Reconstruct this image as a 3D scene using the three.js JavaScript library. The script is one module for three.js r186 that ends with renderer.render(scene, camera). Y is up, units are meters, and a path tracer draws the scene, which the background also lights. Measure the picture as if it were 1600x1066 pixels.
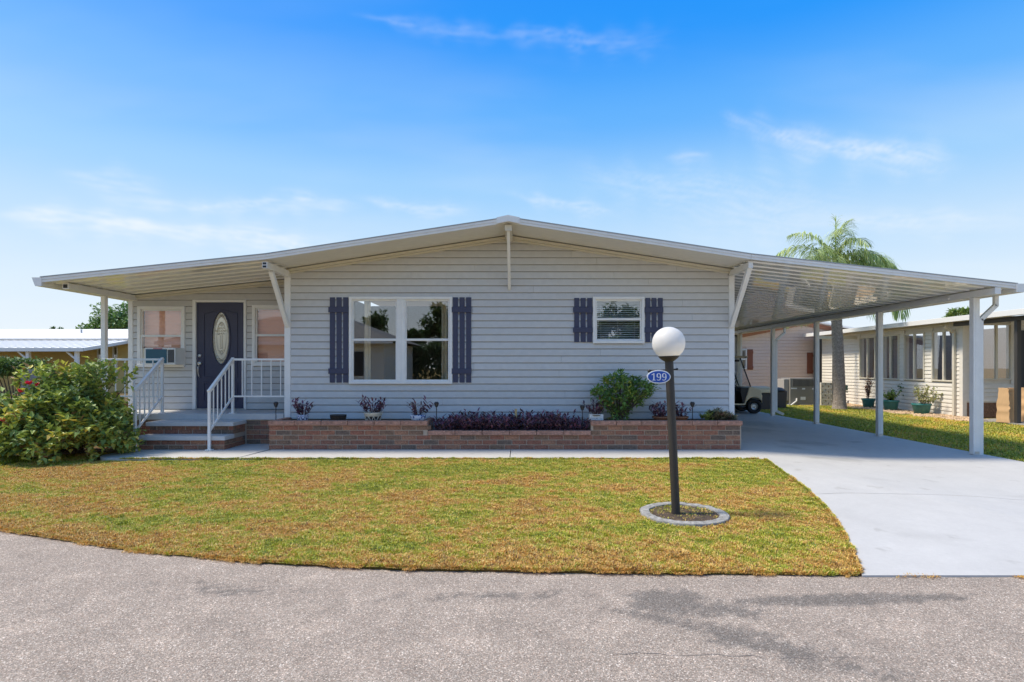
import * as THREE from 'three';
import { mergeGeometries } from 'three/addons/utils/BufferGeometryUtils.js';
import { RoundedBoxGeometry } from 'three/addons/geometries/RoundedBoxGeometry.js';
import { TextGeometry } from 'three/addons/geometries/TextGeometry.js';
import { FontLoader } from 'three/addons/loaders/FontLoader.js';
import { createNoise2D, createNoise3D, createNoise4D } from 'simplex-noise';

// ---------------------------------------------------------------- camera, sky, sun, exposure
const scene = new THREE.Scene();
const EYE = 1.4, FOC = 890, CX = 815, CY = 573;           // eye height (m); focal length and principal point in photo pixels
const camera = new THREE.PerspectiveCamera(2 * Math.atan(533 / FOC) * 180 / Math.PI, 1600 / 1066, 0.1, 900);
camera.position.set(0, EYE, 0);
camera.lookAt(0, EYE, -10);
camera.setViewOffset(1600, 1066, 800 - CX, 533 - CY, 1600, 1066);
const renderer = new THREE.WebGLRenderer({ antialias: true });
renderer.toneMapping = THREE.LinearToneMapping;
renderer.toneMappingExposure = 2.0;
renderer.shadowMap.enabled = true;

function rngOf(seed) {
  let a = seed >>> 0;
  return () => { a = (a + 0x6d2b79f5) | 0; let t = Math.imul(a ^ (a >>> 15), 1 | a); t = (t + Math.imul(t ^ (t >>> 7), 61 | t)) ^ t; return ((t ^ (t >>> 14)) >>> 0) / 4294967296; };
}
const R = rngOf(7), rr = (a, b) => a + (b - a) * R(), pick = (l) => l[Math.floor(R() * l.length)];
const n2 = createNoise2D(rngOf(3)), n3 = createNoise3D(rngOf(5)), n4 = createNoise4D(rngOf(9));
const fbm2 = (x, y, o = 4) => { let s = 0, a = 0.5; for (let i = 0; i < o; i++, a *= 0.5, x = x * 2.03 + 7.1, y = y * 2.03 + 3.7) s += a * n2(x, y); return s; };
const lerp = (a, b, t) => a + (b - a) * t, clamp = (x, a, b) => Math.min(b, Math.max(a, x));
const smooth = (a, b, x) => { const t = clamp((x - a) / (b - a), 0, 1); return t * t * (3 - 2 * t); };
const srgb = (r, g, b) => [r, g, b].map((v) => { v /= 255; return v <= 0.04045 ? v / 12.92 : ((v + 0.055) / 1.055) ** 2.4; });

{ // the sky: blue overhead to pale at the horizon, thin cirrus all round
  const W = 2048, H = 1024, data = new Float32Array(W * H * 4);
  const stops = [[0, srgb(232, 238, 243)], [6, srgb(214, 230, 243)], [12, srgb(186, 216, 243)], [17, srgb(154, 201, 243)], [23, srgb(97, 172, 243)], [30, srgb(40, 146, 241)], [40, srgb(14, 126, 235)], [56, srgb(86, 158, 233)], [90, srgb(135, 183, 232)]], sd = new THREE.Vector3(-31, 50, -1).normalize();
  // cirrus streaks, each from (azimuth, elevation) to (azimuth, elevation) in degrees with its half width and density; the same kind goes on all round
  const seen = [[-42.5, 11.5, -31.9, 11.9, 0.58, 0.6], [-35.5, 11.8, -17.2, 11.4, 0.64, 0.5], [-35.3, 13.5, -17.2, 15.1, 0.39, 0.35], [-23.4, 15.7, -16, 15.4, 0.32, 0.25], [-16, 16.1, -4.8, 15.2, 0.39, 0.35], [23.4, 20.9, 28.6, 18.6, 0.58, 0.4], [27.1, 19, 37.2, 16, 0.58, 0.5], [-16, 30.8, -3.5, 30.5, 0.39, 0.3], [-4.8, 30.4, 13.6, 29.3, 0.52, 0.28], [-1, 16.8, 9.3, 15.3, 0.39, 0.35], [26, 13.3, 41.4, 10.7, 0.52, 0.3], [5.5, 19.2, 30.1, 13.3, 1.67, 0.22], [14.2, 19.9, 18.3, 19.3, 0.32, 0.25], [-39.2, 14.7, -32.4, 14.9, 0.58, 0.25], [19.5, 23.1, 25, 20.3, 0.64, 0.2]];
  const streaks = [0, 88, 176, 264].flatMap((t) => seen.map(([a, b, c, d, w, o]) => [a + t, b, c + t, d, w, o]));
  for (let j = 0; j < H; j++) {
    const el = ((j + 0.5) / H - 0.5) * Math.PI, dy = Math.sin(el), deg = Math.max(0, el * 180 / Math.PI);
    let k = 0; while (k < stops.length - 2 && deg > stops[k + 1][0]) k++;
    const t = smooth(0, 1, (deg - stops[k][0]) / (stops[k + 1][0] - stops[k][0])) * 0.5 + clamp((deg - stops[k][0]) / (stops[k + 1][0] - stops[k][0]), 0, 1) * 0.5;
    for (let i = 0; i < W; i++) {
      const az = ((i + 0.5) / W - 0.5) * 2 * Math.PI, dx = Math.cos(az) * Math.cos(el), dz = Math.sin(az) * Math.cos(el);
      let c = 0;
      if (dy > 0) {
        const a0 = Math.atan2(dx, -dz) * 180 / Math.PI, e0 = el * 180 / Math.PI + 0.7 * fbm2(a0 * 0.06, el * 6, 3);
        for (const [x0, y0, x1, y1, w, o] of streaks) {
          if (e0 > Math.max(y0, y1) + 4 * w || e0 < Math.min(y0, y1) - 4 * w) continue;
          let a = a0; while (a < x0 - 100) a += 360; if (a < x0 - 4 || a > x1 + 4) continue;
          const lx = x1 - x0, ly = y1 - y0, L = Math.hypot(lx, ly), t = ((a - x0) * lx + (e0 - y0) * ly) / (L * L), d = ((a - x0) * -ly + (e0 - y0) * lx) / L, wt = w * (0.5 + 0.9 * smooth(-0.1, 0.6, t)) * (1 + 0.5 * n2(a * 0.3, y0));
          c += o * Math.exp(-((d / wt) ** 2) * (d > 0 ? 1 : 0.45)) * smooth(-0.12, 0.25, t) * smooth(1.15, 0.7, t) * clamp(0.62 + 0.9 * fbm2(a * 0.22, (e0 - (y0 + ly * t)) * 2.6 + y0, 5), 0.05, 1.3);
        }
        const s = 1 / (dy + 0.09), veil = smooth(-0.15, 0.6, fbm2(dx * s * 0.4 + 5, dz * s * 0.9 + 2, 5));
        c = clamp(c + veil * 0.09, 0, 0.75) * smooth(0.0, 0.1, dy) * lerp(1, 0.6, smooth(0.35, 0.5, dy));
      }
      const ang = Math.acos(clamp(dx * sd.x + dy * sd.y + dz * sd.z, -1, 1)) * 180 / Math.PI, glow = dy > 0 ? 1.1 * Math.exp(-Math.pow(ang / 15, 1.2)) : 0;   // bright air round the sun
      const o = (j * W + i) * 4;
      for (let q = 0; q < 3; q++) data[o + q] = lerp(0.555 * lerp(stops[k][1][q], stops[k + 1][1][q], t), [0.48, 0.495, 0.505][q], c) + glow * [1, 0.95, 0.87][q];
      data[o + 3] = 1;
    }
  }
  const sky = new THREE.DataTexture(data, W, H, THREE.RGBAFormat, THREE.FloatType);
  sky.mapping = THREE.EquirectangularReflectionMapping; sky.magFilter = sky.minFilter = THREE.LinearFilter; sky.needsUpdate = true;
  scene.background = sky; scene.environment = sky;
}
const sun = new THREE.DirectionalLight(new THREE.Color(1, 0.90, 0.74), 2.5);
sun.position.set(-31, 50, -11); sun.target.position.set(0, 0, -10);
sun.castShadow = true; sun.shadow.radius = 17; sun.shadow.mapSize.set(4096, 4096);
Object.assign(sun.shadow.camera, { left: -45, right: 45, top: 45, bottom: -45, near: 1, far: 150 });
scene.add(sun, sun.target);

// ---------------------------------------------------------------- helpers
const X = (px, Z) => (px - CX) * Z / FOC, Y = (py, Z) => EYE - (py - CY) * Z / FOC;      // what a photo pixel measures in metres at depth Z
const taken = new Map();
const numbered = (n) => { const k = taken.get(n) ?? 0; taken.set(n, k + 1); return k ? n + '_' + String(k).padStart(3, '0') : n; };
function tag(o, label, category, group, kind) { o.userData.label = label; o.userData.category = category; if (group) o.userData.group = group; if (kind) o.userData.kind = kind; return o; }
function thing(name, label, category, pos = [0, 0, 0], group) { const o = new THREE.Group(); o.name = numbered(name); o.position.set(...pos); scene.add(o); return tag(o, label, category, group); }
const wpos = (o) => { const v = new THREE.Vector3(); for (; o && o !== scene; o = o.parent) v.add(o.position); return v; };
function mesh(name, geo, mat, parent = scene) { const m = new THREE.Mesh(Array.isArray(geo) ? join(geo) : geo, mat); m.name = parent === scene ? numbered(name) : name; m.castShadow = m.receiveShadow = true; parent.add(m); return m; }
function part(name, geo, mat, parent) { const g = Array.isArray(geo) ? join(geo) : geo; const p = wpos(parent); g.translate(-p.x, -p.y, -p.z); return mesh(name, g, mat, parent); }   // geometry given in world metres
function struct(name, geo, mat, label) { const m = mesh(name, geo, mat); m.userData.kind = 'structure'; if (label) m.userData.label = label; return m; }
function join(list) {
  const flat = list.map((g) => { g = g.index ? g.toNonIndexed() : g; for (const k of Object.keys(g.attributes)) if (!['position', 'normal', 'uv'].includes(k)) g.deleteAttribute(k); if (!g.attributes.uv) g.setAttribute('uv', new THREE.BufferAttribute(new Float32Array(g.attributes.position.count * 2), 2)); return g; });
  return mergeGeometries(flat);
}
function metreUV(g, s = 1, ox = 0, oy = 0) { // uv in metres from the face the normal points to
  if (g.index) g = g.toNonIndexed();
  const p = g.attributes.position, n = g.attributes.normal, uv = new Float32Array(p.count * 2);
  for (let i = 0; i < p.count; i++) {
    const ax = Math.abs(n.getX(i)), ay = Math.abs(n.getY(i)), az = Math.abs(n.getZ(i));
    const [a, b] = ay >= ax && ay >= az ? [p.getX(i), p.getZ(i)] : ax > az ? [p.getZ(i), p.getY(i)] : [p.getX(i), p.getY(i)];
    uv[i * 2] = a * s + ox; uv[i * 2 + 1] = b * s + oy;
  }
  g.setAttribute('uv', new THREE.BufferAttribute(uv, 2)); return g;
}
const box = (x0, x1, y0, y1, z0, z1) => { const g = new THREE.BoxGeometry(Math.abs(x1 - x0), Math.abs(y1 - y0), Math.abs(z1 - z0)); g.translate((x0 + x1) / 2, (y0 + y1) / 2, (z0 + z1) / 2); return metreUV(g); };
const rbox = (x0, x1, y0, y1, z0, z1, r = 0.006) => { const g = new RoundedBoxGeometry(Math.abs(x1 - x0), Math.abs(y1 - y0), Math.abs(z1 - z0), 1, r); g.translate((x0 + x1) / 2, (y0 + y1) / 2, (z0 + z1) / 2); return metreUV(g); };
const V = (x, y, z) => new THREE.Vector3(x, y, z);
function bar(a, b, w, h = w) { // square bar from a to b
  const d = b.clone().sub(a), g = new THREE.BoxGeometry(w, d.length(), h), q = new THREE.Quaternion().setFromUnitVectors(V(0, 1, 0), d.clone().normalize());
  g.applyQuaternion(q); g.translate((a.x + b.x) / 2, (a.y + b.y) / 2, (a.z + b.z) / 2); return metreUV(g);
}
function barZY(x, z0, y0, z1, y1, wx, t) { // bar in a plane of constant x, upright section
  const a = Math.atan2(y1 - y0, z1 - z0), L = Math.hypot(y1 - y0, z1 - z0), g = new THREE.BoxGeometry(wx, t, L); g.rotateX(-a); g.translate(x, (y0 + y1) / 2, (z0 + z1) / 2); return metreUV(g);
}
function rod(a, b, r0, r1 = r0, n = 8) { const d = b.clone().sub(a), g = new THREE.CylinderGeometry(r1, r0, d.length(), n, 1); g.applyQuaternion(new THREE.Quaternion().setFromUnitVectors(V(0, 1, 0), d.clone().normalize())); g.translate((a.x + b.x) / 2, (a.y + b.y) / 2, (a.z + b.z) / 2); return g.toNonIndexed(); }
const lathe = (pts, n = 24) => new THREE.LatheGeometry(pts.map((p) => new THREE.Vector2(...p)), n);
function extrudeXY(pts, z0, z1, holes = [], bevel = 0) { // outline in x, y; between two world z
  const s = new THREE.Shape(pts.map((p) => new THREE.Vector2(...p))); for (const h of holes) s.holes.push(new THREE.Path(h.map((p) => new THREE.Vector2(...p))));
  const g = new THREE.ExtrudeGeometry(s, { depth: Math.abs(z1 - z0) - 2 * bevel, bevelEnabled: bevel > 0, bevelSize: bevel, bevelThickness: bevel, bevelOffset: -bevel, bevelSegments: 1, curveSegments: 16 });
  g.translate(0, 0, Math.min(z0, z1) + bevel); return metreUV(g);
}
function slab(pts, y0, y1, yfn) { // plan outline in x and depth Z
  const g = new THREE.ExtrudeGeometry(new THREE.Shape(pts.map((p) => new THREE.Vector2(...p))), { depth: y1 - y0, bevelEnabled: false });
  g.rotateX(-Math.PI / 2); g.translate(0, y0, 0);
  if (yfn) { const p = g.attributes.position; for (let i = 0; i < p.count; i++) p.setY(i, p.getY(i) + yfn(p.getX(i), -p.getZ(i))); g.computeVertexNormals(); }
  return metreUV(g);
}
const rect = (x0, x1, y0, y1) => [[x0, y0], [x1, y0], [x1, y1], [x0, y1]];

// textures: what surfaces are made of
function tex(w, h, fn, rep = 1, color = true) {
  const d = new Uint8Array(w * h * 4);
  for (let j = 0; j < h; j++) for (let i = 0; i < w; i++) { const c = fn(i / w, j / h, i, j), o = (j * w + i) * 4; if (typeof c === 'number') d[o] = d[o + 1] = d[o + 2] = clamp(c, 0, 1) * 255; else for (let q = 0; q < 3; q++) d[o + q] = clamp(c[q], 0, 1) * 255; d[o + 3] = 255; }
  const t = new THREE.DataTexture(d, w, h); t.wrapS = t.wrapT = THREE.RepeatWrapping; t.magFilter = THREE.LinearFilter; t.minFilter = THREE.LinearFilter; t.repeat.set(rep, rep); if (color) t.colorSpace = THREE.SRGBColorSpace; t.needsUpdate = true; return t;
}
// noise that tiles over u, v in 0..1
const tn = (u, v, f, s = 0) => { const a = u * 2 * Math.PI, b = v * 2 * Math.PI, r = f / (2 * Math.PI); return n4(Math.cos(a) * r + s, Math.sin(a) * r, Math.cos(b) * r - s, Math.sin(b) * r); };
const std = (c, rough = 0.6, extra = {}) => { const m = new THREE.MeshStandardMaterial({ roughness: rough, ...extra }); if (Array.isArray(c)) m.color.setRGB(...c); else m.color.set(c); return m; };
const phys = (c, rough, extra = {}) => { const m = new THREE.MeshPhysicalMaterial({ roughness: rough, ...extra }); m.color.setRGB(...c); return m; };

const speck = tex(256, 256, (u, v) => 0.955 + 0.018 * tn(u, v, 5) + 0.014 * tn(u, v, 30, 3) + 0.02 * (R() - 0.5));                      // faint dirt, for paint
const grainBump = tex(256, 256, (u, v) => 0.5 + 0.3 * n3(u * 4, v * 90, 0) + 0.2 * (R() - 0.5), 1, false);
const brickTex = tex(256, 256, (u, v) => { const a = 0.8 + 0.16 * tn(u, v, 7) + 0.13 * tn(u, v, 28, 2) + 0.14 * (R() - 0.5); const w = smooth(0.55, 0.8, tn(u, v, 11, 9)); return [a + w * 0.2, a + w * 0.22, a + w * 0.24]; }, 2);
const brickBump = tex(256, 256, (u, v) => 0.5 + 0.3 * tn(u, v, 30, 4) + 0.3 * (R() - 0.5), 2, false);
const concTex = tex(1024, 1024, (u, v) => { const a = 0.93 + 0.016 * tn(u, v, 4) + 0.014 * tn(u, v, 14, 2) + 0.014 * tn(u, v, 60, 5) + 0.03 * (R() - 0.5); const s = smooth(0.62, 0.95, tn(u, v, 9, 12) + 0.35 * tn(u, v, 40, 1)) * 0.06; return [a - s, a - s * 1.05, a - s * 1.15]; }, 1 / 4);
const concBump = tex(512, 512, (u, v) => 0.5 + 0.2 * tn(u, v, 50) + 0.25 * (R() - 0.5), 1, false);
const asphaltTex = (() => { // pale worn asphalt: mixed pebbles in a grey binder
  const S = 1024, f = new Float32Array(S * S * 3).fill(-1), base = [0.60, 0.56, 0.53], d = rngOf(91);
  for (let i = 0; i < S * S; i++) { const n = 0.9 + 0.2 * (d() - 0.5); f[i * 3] = base[0] * n; f[i * 3 + 1] = base[1] * n; f[i * 3 + 2] = base[2] * n; }
  for (let k = 0; k < 110000; k++) {
    const cx = d() * S, cy = d() * S, r = 0.9 + d() * d() * 2.5, t = d(), l = t < 0.22 ? 0.38 + 0.13 * d() : t < 0.87 ? 0.56 + 0.12 * d() : 0.71 + 0.17 * d(), warm = 0.025 + 0.05 * d(), ex = 0.7 + 0.6 * d();
    for (let y = -Math.ceil(r * 1.3); y <= r * 1.3; y++) for (let x = -Math.ceil(r * 1.3); x <= r * 1.3; x++) if (x * x * ex + y * y / ex < r * r) { const o = ((((cy + y) | 0) & (S - 1)) * S + (((cx + x) | 0) & (S - 1))) * 3; f[o] = l + warm; f[o + 1] = l; f[o + 2] = l - warm * 0.6; }
  }
  return tex(S, S, (u, v, i, j) => { const o = (j * S + i) * 3, m = 1 + 0.06 * tn(u, v, 4) + 0.04 * tn(u, v, 13, 2); return [f[o] * m, f[o + 1] * m, f[o + 2] * m]; }, 1 / 1.7);
})();
const asphaltBump = tex(512, 512, () => R(), 1 / 0.9, false);
const soilTex = tex(512, 512, (u, v) => { const a = 0.75 + 0.2 * tn(u, v, 14) + 0.25 * (R() - 0.5); return [a, a * 0.98, a * 0.95]; }, 0.7);
const turfTex = tex(1024, 1024, (u, v) => { const p = tn(u, v, 6) + 0.5 * tn(u, v, 18, 3), k = smooth(-0.4, 0.6, p + 0.5 * (R() - 0.5)), b = 0.75 + 0.35 * R(); return [lerp(0.48, 0.62, k) * b, lerp(0.46, 0.48, k) * b, lerp(0.20, 0.27, k) * b]; }, 1 / 5);
const stuccoBump = tex(512, 512, (u, v) => 0.5 + 0.3 * tn(u, v, 90) + 0.3 * (R() - 0.5), 1, false);

const M = {
  siding: [[0.625, 0.61, 0.585], [0.635, 0.62, 0.595], [0.615, 0.60, 0.575]].map((c) => std(c, 0.5, { map: speck, bumpMap: grainBump, bumpScale: 0.0008 })),
  sheath: std([0.3, 0.3, 0.3], 0.9), white: std([0.87, 0.85, 0.81], 0.42, { map: speck }), cream: std([0.74, 0.68, 0.55], 0.5, { map: speck }),
  metalWhite: std([0.86, 0.84, 0.80], 0.3, { map: speck }), drip: std([0.34, 0.36, 0.38], 0.45),
  pan: phys([0.86, 0.84, 0.79], 0.3, { clearcoat: 1, clearcoatRoughness: 0.03 }), soffit: std([0.85, 0.82, 0.75], 0.35, { map: speck }),
  roofTop: std([0.6, 0.6, 0.6], 0.7), navy: std(srgb(60, 63, 86), 0.6, { bumpMap: grainBump, bumpScale: 0.001 }), door: std(srgb(56, 57, 80), 0.45),
  glass: phys([1, 1, 1], 0.0, { transmission: 1, thickness: 0, ior: 2.15 }), thinGlass: phys([1, 1, 1], 0.0, { transmission: 1, thickness: 0, ior: 1.8 }),
  leaded: phys([0.72, 0.68, 0.56], 0.18, { metalness: 0.25, clearcoat: 1, clearcoatRoughness: 0.05 }), brass: std([0.55, 0.5, 0.42], 0.3, { metalness: 0.9 }), steel: std([0.55, 0.55, 0.54], 0.35, { metalness: 0.9 }),
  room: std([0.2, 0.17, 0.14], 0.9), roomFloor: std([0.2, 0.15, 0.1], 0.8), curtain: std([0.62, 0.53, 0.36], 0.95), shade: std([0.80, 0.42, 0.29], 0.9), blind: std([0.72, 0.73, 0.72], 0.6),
  bricks: [[0.47, 0.205, 0.12], [0.39, 0.175, 0.11], [0.51, 0.25, 0.145], [0.34, 0.195, 0.12], [0.26, 0.175, 0.125], [0.44, 0.18, 0.11]].map((c) => std(c, 0.9, { map: brickTex, bumpMap: brickBump, bumpScale: 0.003 })),
  caps: [[0.60, 0.32, 0.23], [0.55, 0.30, 0.22]].map((c) => std(c, 0.9, { map: brickTex, bumpMap: brickBump, bumpScale: 0.003 })),
  mortar: std([0.42, 0.33, 0.25], 0.95, { bumpMap: stuccoBump, bumpScale: 0.003 }), soil: std([0.13, 0.09, 0.06], 1, { map: soilTex }),
  conc: std([0.565, 0.545, 0.515], 0.7, { map: concTex, bumpMap: concBump, bumpScale: 0.0012 }), step: std([0.60, 0.59, 0.57], 0.6, { map: concTex }), rawConc: std([0.46, 0.44, 0.40], 0.95, { map: brickTex, bumpMap: stuccoBump, bumpScale: 0.004 }),
  asphalt: std([0.95, 0.91, 0.82], 0.95, { map: asphaltTex, bumpMap: asphaltBump, bumpScale: 0.003, vertexColors: true }), turf: std([0.5, 0.42, 0.33], 1, { map: turfTex }),
  black: std([0.018, 0.018, 0.02], 0.5), iron: std([0.035, 0.03, 0.026], 0.55, { bumpMap: stuccoBump, bumpScale: 0.001 }), rubber: std([0.02, 0.02, 0.022], 0.8), plastic: std([0.03, 0.03, 0.035], 0.45),
  globe: phys([0.97, 0.94, 0.89], 0.5, { transmission: 0.5, thickness: 0, specularIntensity: 0.5 }), blue: std(srgb(24, 78, 168), 0.4), signWhite: std([0.78, 0.8, 0.82], 0.45),
  bark: std([0.16, 0.12, 0.085], 0.95, { map: brickTex }), palmBark: std([0.50, 0.42, 0.35], 0.95, { map: brickTex, bumpMap: stuccoBump, bumpScale: 0.01 }),
  leaf: phys([1, 1, 1], 0.72, { vertexColors: true, transmission: 0.4, thickness: 0 }), blade: phys([1, 1, 1], 0.6, { transmission: 0.3, thickness: 0 }), petal: phys([0.75, 0.03, 0.1], 0.6, { transmission: 0.3, thickness: 0 }),
  wood: std([0.55, 0.38, 0.17], 0.8), terra: std([0.42, 0.18, 0.09], 0.85, { map: brickTex }), teal: std([0.03, 0.17, 0.16], 0.4), paper: std([0.74, 0.47, 0.24], 0.85, { map: speck }),
  yellow: std([0.75, 0.58, 0.25], 0.6, { map: speck }), pink: std([0.78, 0.62, 0.53], 0.6, { map: speck }), ivory: std([0.84, 0.79, 0.69], 0.6, { map: speck }), shutter: std([0.24, 0.085, 0.05], 0.7), rustTrim: std([0.36, 0.17, 0.11], 0.7),
  whiteRoof: std([0.74, 0.72, 0.68], 0.6), beige: std([0.78, 0.64, 0.42], 0.3), dark: std([0.03, 0.03, 0.03], 0.7), bronze: std([0.05, 0.045, 0.04], 0.5), unit: std([0.25, 0.235, 0.21], 0.6), tan: std([0.5, 0.42, 0.3], 0.8), shingle: std([0.3, 0.29, 0.27], 0.9, { map: brickTex }),
};

// ---------------------------------------------------------------- ground
// Heights: the walk is y = 0, the yard falls gently to the road and to the open side of the carport.
const ROAD_Y = -0.105;
const edgePts = [[-90, 52], [-60, 36], [-25, 17], [-14, 10.6], [-8, 6.95], [-4.79, 5.23], [-3.2, 4.63], [-2.03, 4.36], [-0.83, 4.22], [0.86, 4.15], [2.45, 4.08], [3.57, 4.04], [8, 3.95], [30, 4], [90, 4]];
const roadEdge = (x) => { let k = 0; while (k < edgePts.length - 2 && x > edgePts[k + 1][0]) k++; const [x0, z0] = edgePts[k], [x1, z1] = edgePts[k + 1]; return lerp(z0, z1, (x - x0) / (x1 - x0)); };
const drivePts = [[4.0, 2.40], [4.3, 2.54], [4.574, 2.66], [4.83, 2.77], [5.1, 2.875], [5.37, 2.975], [5.645, 3.07], [5.94, 3.16], [6.23, 3.24], [6.58, 3.32], [6.93, 3.39], [7.4, 3.475], [7.82, 3.55], [8.3, 3.63], [8.66, 3.69]];
const driveEdge = (z) => { let k = 0; while (k < drivePts.length - 2 && z > drivePts[k + 1][0]) k++; const [z0, x0] = drivePts[k], [z1, x1] = drivePts[k + 1]; return lerp(x0, x1, clamp((z - z0) / (z1 - z0), 0, 1)); };
const yardY = (x, z) => lerp(-0.088, -0.012, clamp((z - roadEdge(x)) / 4.4, 0, 1));
const driveY = (x, z) => Math.min(-0.125 * smooth(3.3, 6.4, x), lerp(-0.092, 0, clamp((z - 4.05) / 4.3, 0, 1))) + 0.004;

{ // the ground sheet, out to the horizon
  const g = new THREE.PlaneGeometry(800, 800, 8, 8); g.rotateX(-Math.PI / 2); g.translate(0, -0.16, 0); struct('ground', metreUV(g), std([1.0, 0.9, 0.75], 1, { map: turfTex }), 'flat grassy ground around the houses');
}
{ // road
  const xs = [], ts = [];
  for (let x = -90; x < -8; x += 1.5) xs.push(x); for (let x = -8; x < 6; x += 0.035) xs.push(x); for (let x = 6; x <= 90; x += 2) xs.push(x);
  for (let t = 0; t < 2.2; t += 0.03) ts.push(t); for (let t = 2.2; t <= 8.4; t += 0.6) ts.push(t);
  const P = [], U = [], C = [], I = [], ell = (x, z, cx, cz, rx, rz, a) => { const c = Math.cos(a), s = Math.sin(a), u = ((x - cx) * c + (z - cz) * s) / rx, v = (-(x - cx) * s + (z - cz) * c) / rz; return 1 - Math.sqrt(u * u + v * v); };
  xs.forEach((x, i) => ts.forEach((t, j) => {
    const z = roadEdge(x) - t + (j === 0 ? 0.12 : 0); P.push(x, ROAD_Y + 0.01 * n2(x * 0.3, z * 0.3), -z); U.push(x, z);
    // old damp and oil stains in front of the lamp and the driveway
    const e = Math.max(ell(x, z, 0.93, 3.66, 0.34, 0.26, 0.25), ell(x, z, 0.82, 3.42, 0.36, 0.07, -0.45) * 0.9, ell(x, z, 2.05, 3.68, 1.05, 0.11, 0.05), ell(x, z, 1.28, 3.55, 0.34, 0.2, 0.3) * 0.55, ell(x, z, 1.35, 3.08, 0.75, 0.2, -0.62) * 0.6, ell(x, z, -0.2, 3.75, 0.8, 0.09, 0.05) * 0.35, ell(x, z, -2.0, 3.85, 0.7, 0.12, -0.1) * 0.3);
    const k = smooth(0.0, 0.42, e + 0.3 * fbm2(x * 4, z * 4.5, 3) + 0.22 * n2(x * 28, z * 30) - 0.02) * 0.46;
    const w = 1 + 0.05 * fbm2(x * 0.8, z * 0.9, 3); C.push(w * (1 - k), w * (1 - k * 0.95), w * (1 - k * 0.9));
    if (i && j) { const a = (i - 1) * ts.length + j - 1, b = a + 1, c = a + ts.length, d = c + 1; I.push(a, b, c, b, d, c); }
  }));
  const g = new THREE.BufferGeometry(); g.setAttribute('position', new THREE.Float32BufferAttribute(P, 3)); g.setAttribute('uv', new THREE.Float32BufferAttribute(U, 2)); g.setAttribute('color', new THREE.Float32BufferAttribute(C, 3)); g.setIndex(I); g.computeVertexNormals();
  if (g.attributes.normal.getY(0) < 0) { for (let i = 0; i < I.length; i += 3) [I[i], I[i + 1]] = [I[i + 1], I[i]]; g.setIndex(I); g.computeVertexNormals(); }
  const road = struct('road', g, M.asphalt, 'pale worn asphalt road with dark stains');
  const cr = []; let prev = null; for (let x = 0.3; x < 1.75; x += 0.02) { const z = 3.0 - 0.05 * (x - 0.3) + 0.03 * fbm2(x * 4, 2, 4), w = Math.max(0.0002, 0.001 + 0.0022 * n2(x * 4, 9)), y = ROAD_Y + 0.01 * n2(x * 0.3, z * 0.3) + 0.0025, q = [V(x, y, -z - w), V(x, y, -z + w)]; if (prev) for (const p of [prev[0], prev[1], q[1], prev[0], q[1], q[0]]) cr.push(p.x, p.y, p.z); prev = q; }
  const cg = new THREE.BufferGeometry(); cg.setAttribute('position', new THREE.Float32BufferAttribute(cr, 3)); cg.computeVertexNormals(); mesh('crack', cg, std([0.2, 0.17, 0.15], 1), road);
}
{ // front lawn bed under the grass blades
  const pts = []; for (let x = -30; x <= 2.42; x += 0.3) pts.push([x, roadEdge(x)]);
  for (const [z, x] of drivePts.slice(1)) pts.push([x - 0.01, z]);
  pts.push([3.7, 8.66], [-6.2, 8.66], [-6.61, 8.95], [-6.61, 10.28], [-7.8, 10.28], [-7.8, 30], [-30, 30]);
  struct('lawn', slab(pts, -0.2, 0, (x, z) => yardY(x, z)), M.turf, 'front lawn of patchy green and dry brown grass');
}
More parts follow.
